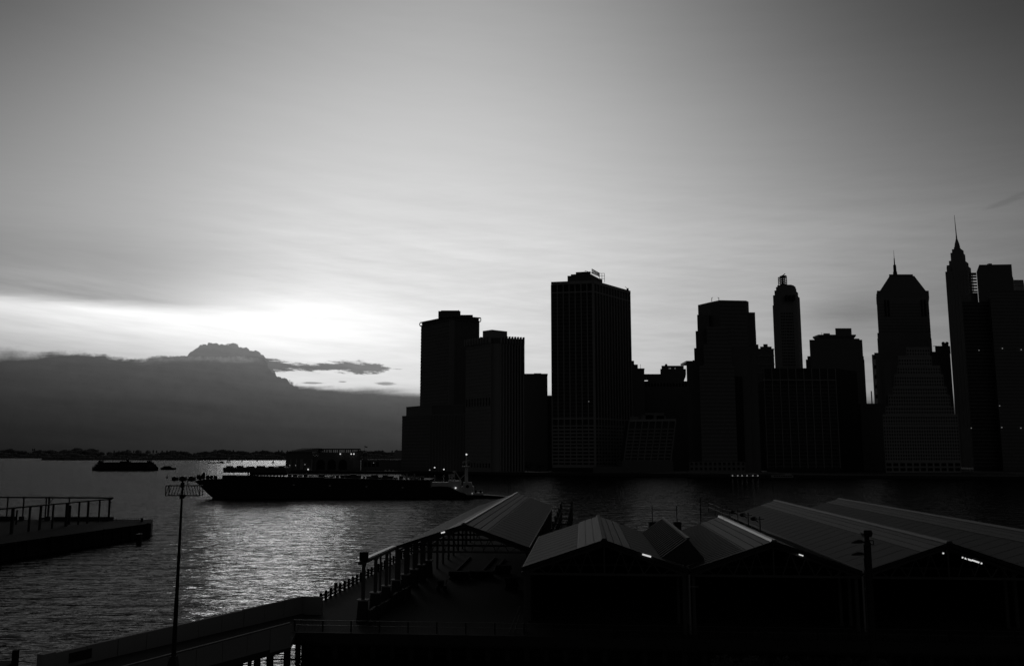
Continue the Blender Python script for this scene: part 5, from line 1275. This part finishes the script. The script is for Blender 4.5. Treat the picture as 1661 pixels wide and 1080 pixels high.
tb.frustum([(p.x - .23, Y - .22), (p.x + .23, Y - .22), (p.x + .23, Y + .22), (p.x - .23, Y + .22)], p.z + .06, [(p.x - .2, Y - .19), (p.x + .18, Y - .19), (p.x + .18, Y + .19), (p.x - .2, Y + .19)], p.z + .22); tb.build('pole_head', M_STEEL, t)
for py in (879, 898.5):
    c = hy(1401, py, Y); e = hy(1381, py + 1.2, Y)
    d_ = (e - c)
    arm = MB().bar(Vector((p.x, Y, c.z)), c, .1); arm.build('lamp_arm', M_STEEL, t)
    hd = MB()
    prof_ = [(0.0, .07, .06), (.18, .13, .11), (.45, .17, .13), (.75, .15, .10), (1.0, .05, .04)]
    rings = []
    for k, ry, rz_ in prof_:
        cc = lerp(c, e, k) + Vector((0, 0, .03 * math.sin(k * 3.1)))
        rings.append([cc + Vector((0, ry * math.cos(a), (rz_ if math.sin(a) > 0 else rz_ * .55) * math.sin(a))) for a in [2 * math.pi * i / 10 for i in range(10)]])
    vs = [q_ for rg in rings for q_ in rg]; fs = [tuple(range(9, -1, -1)), tuple(range(40, 50))]
    for j in range(4):
        for i in range(10): fs.append((j * 10 + i, j * 10 + (i + 1) % 10, j * 10 + 10 + (i + 1) % 10, j * 10 + 10 + i))
    hd._add(vs, fs).build('floodlight', M_STEEL, t)
c = hy(1413.5, 879.5, Y); fbx = MB()
for dz_ in (-.1, .1): fbx.bar(c + Vector((-.1, 0, dz_)), c + Vector((.1, 0, dz_)), .05)
for dx_ in (-.1, .1): fbx.bar(c + Vector((dx_, 0, -.1)), c + Vector((dx_, 0, .1)), .05)
fbx.build('bracket', M_STEEL, t)
cb = MB(); prevp = hy(1401, 905, Y)
for k in range(1, 8):
    q_ = hy(1401 + 1.2 * math.sin(k * .5), 905 + k * 3, Y) if k < 7 else Vector((p.x - .12, Y, hy(1401, 926, Y).z)); cb.tube(prevp, q_, .018, n=5); prevp = q_
cb.build('cable', M_STEEL, t)

# ------------------------------------------------------------------ bushes on the near bank
MB().prism([tuple(W(u, v)[:2]) for u, v in ((6, 60), (32, 60), (33, 86), (8, 86.5))], -2, 1.0).build('riverbank', M_EARTH, kind='structure')
def bush_mesh(seed, r):
    rnd = random.Random(seed); c = MB(); s = MB()
    for j in range(6):
        a = rnd.uniform(0, 6.3); s.tube((0, 0, 0), (math.cos(a) * r * .5, math.sin(a) * r * .5, r * rnd.uniform(.7, 1.1)), .05, .02, 5)
    for _ in range(700):
        d = Vector((rnd.gauss(0, 1), rnd.gauss(0, 1), abs(rnd.gauss(0, 1)))).normalized() * r * (.35 + .65 * rnd.random() ** .4) * (1 + .25 * math.sin(seed + rnd.random() * 6))
        p = d + Vector((0, 0, r * .25)); u = Vector((rnd.gauss(0, 1), rnd.gauss(0, 1), rnd.gauss(0, 1))).normalized(); v = u.orthogonal().normalized(); q = rnd.uniform(.1, .22)
        c._add([p - u * q, p + v * q * .5, p + u * q, p - v * q * .5], [(0, 1, 2, 3)])
    return s.mesh('stem', M_BARK), c.mesh('foliage', M_LEAF)
bms = [bush_mesh(1, 1.5), bush_mesh(2, 1.3)]
for i, (u, v, lb_) in enumerate(((12.5, 82, 'leafy dark bush below the railing, left end of its clump'), (15.2, 83.5, 'leafy dark bush second from the left below the railing'), (18, 82, 'leafy dark bush in the middle of the clump below the railing'),
                           (20.6, 83.6, 'leafy dark bush right of the middle below the railing'), (23.4, 82.2, 'leafy dark bush second from the right below the railing'), (26, 83.4, 'leafy dark bush below the railing nearest the floodlight pole'))):
    p = W(u, v, 1.0); t = thing('bush', lb_, 'bush', p, 'bushes on the near bank')
    st, fo = bms[i % 2]
    for nm, me_ in (('stem', st), ('foliage', fo)): inst(nm, me_, t, p, i * 1.1)
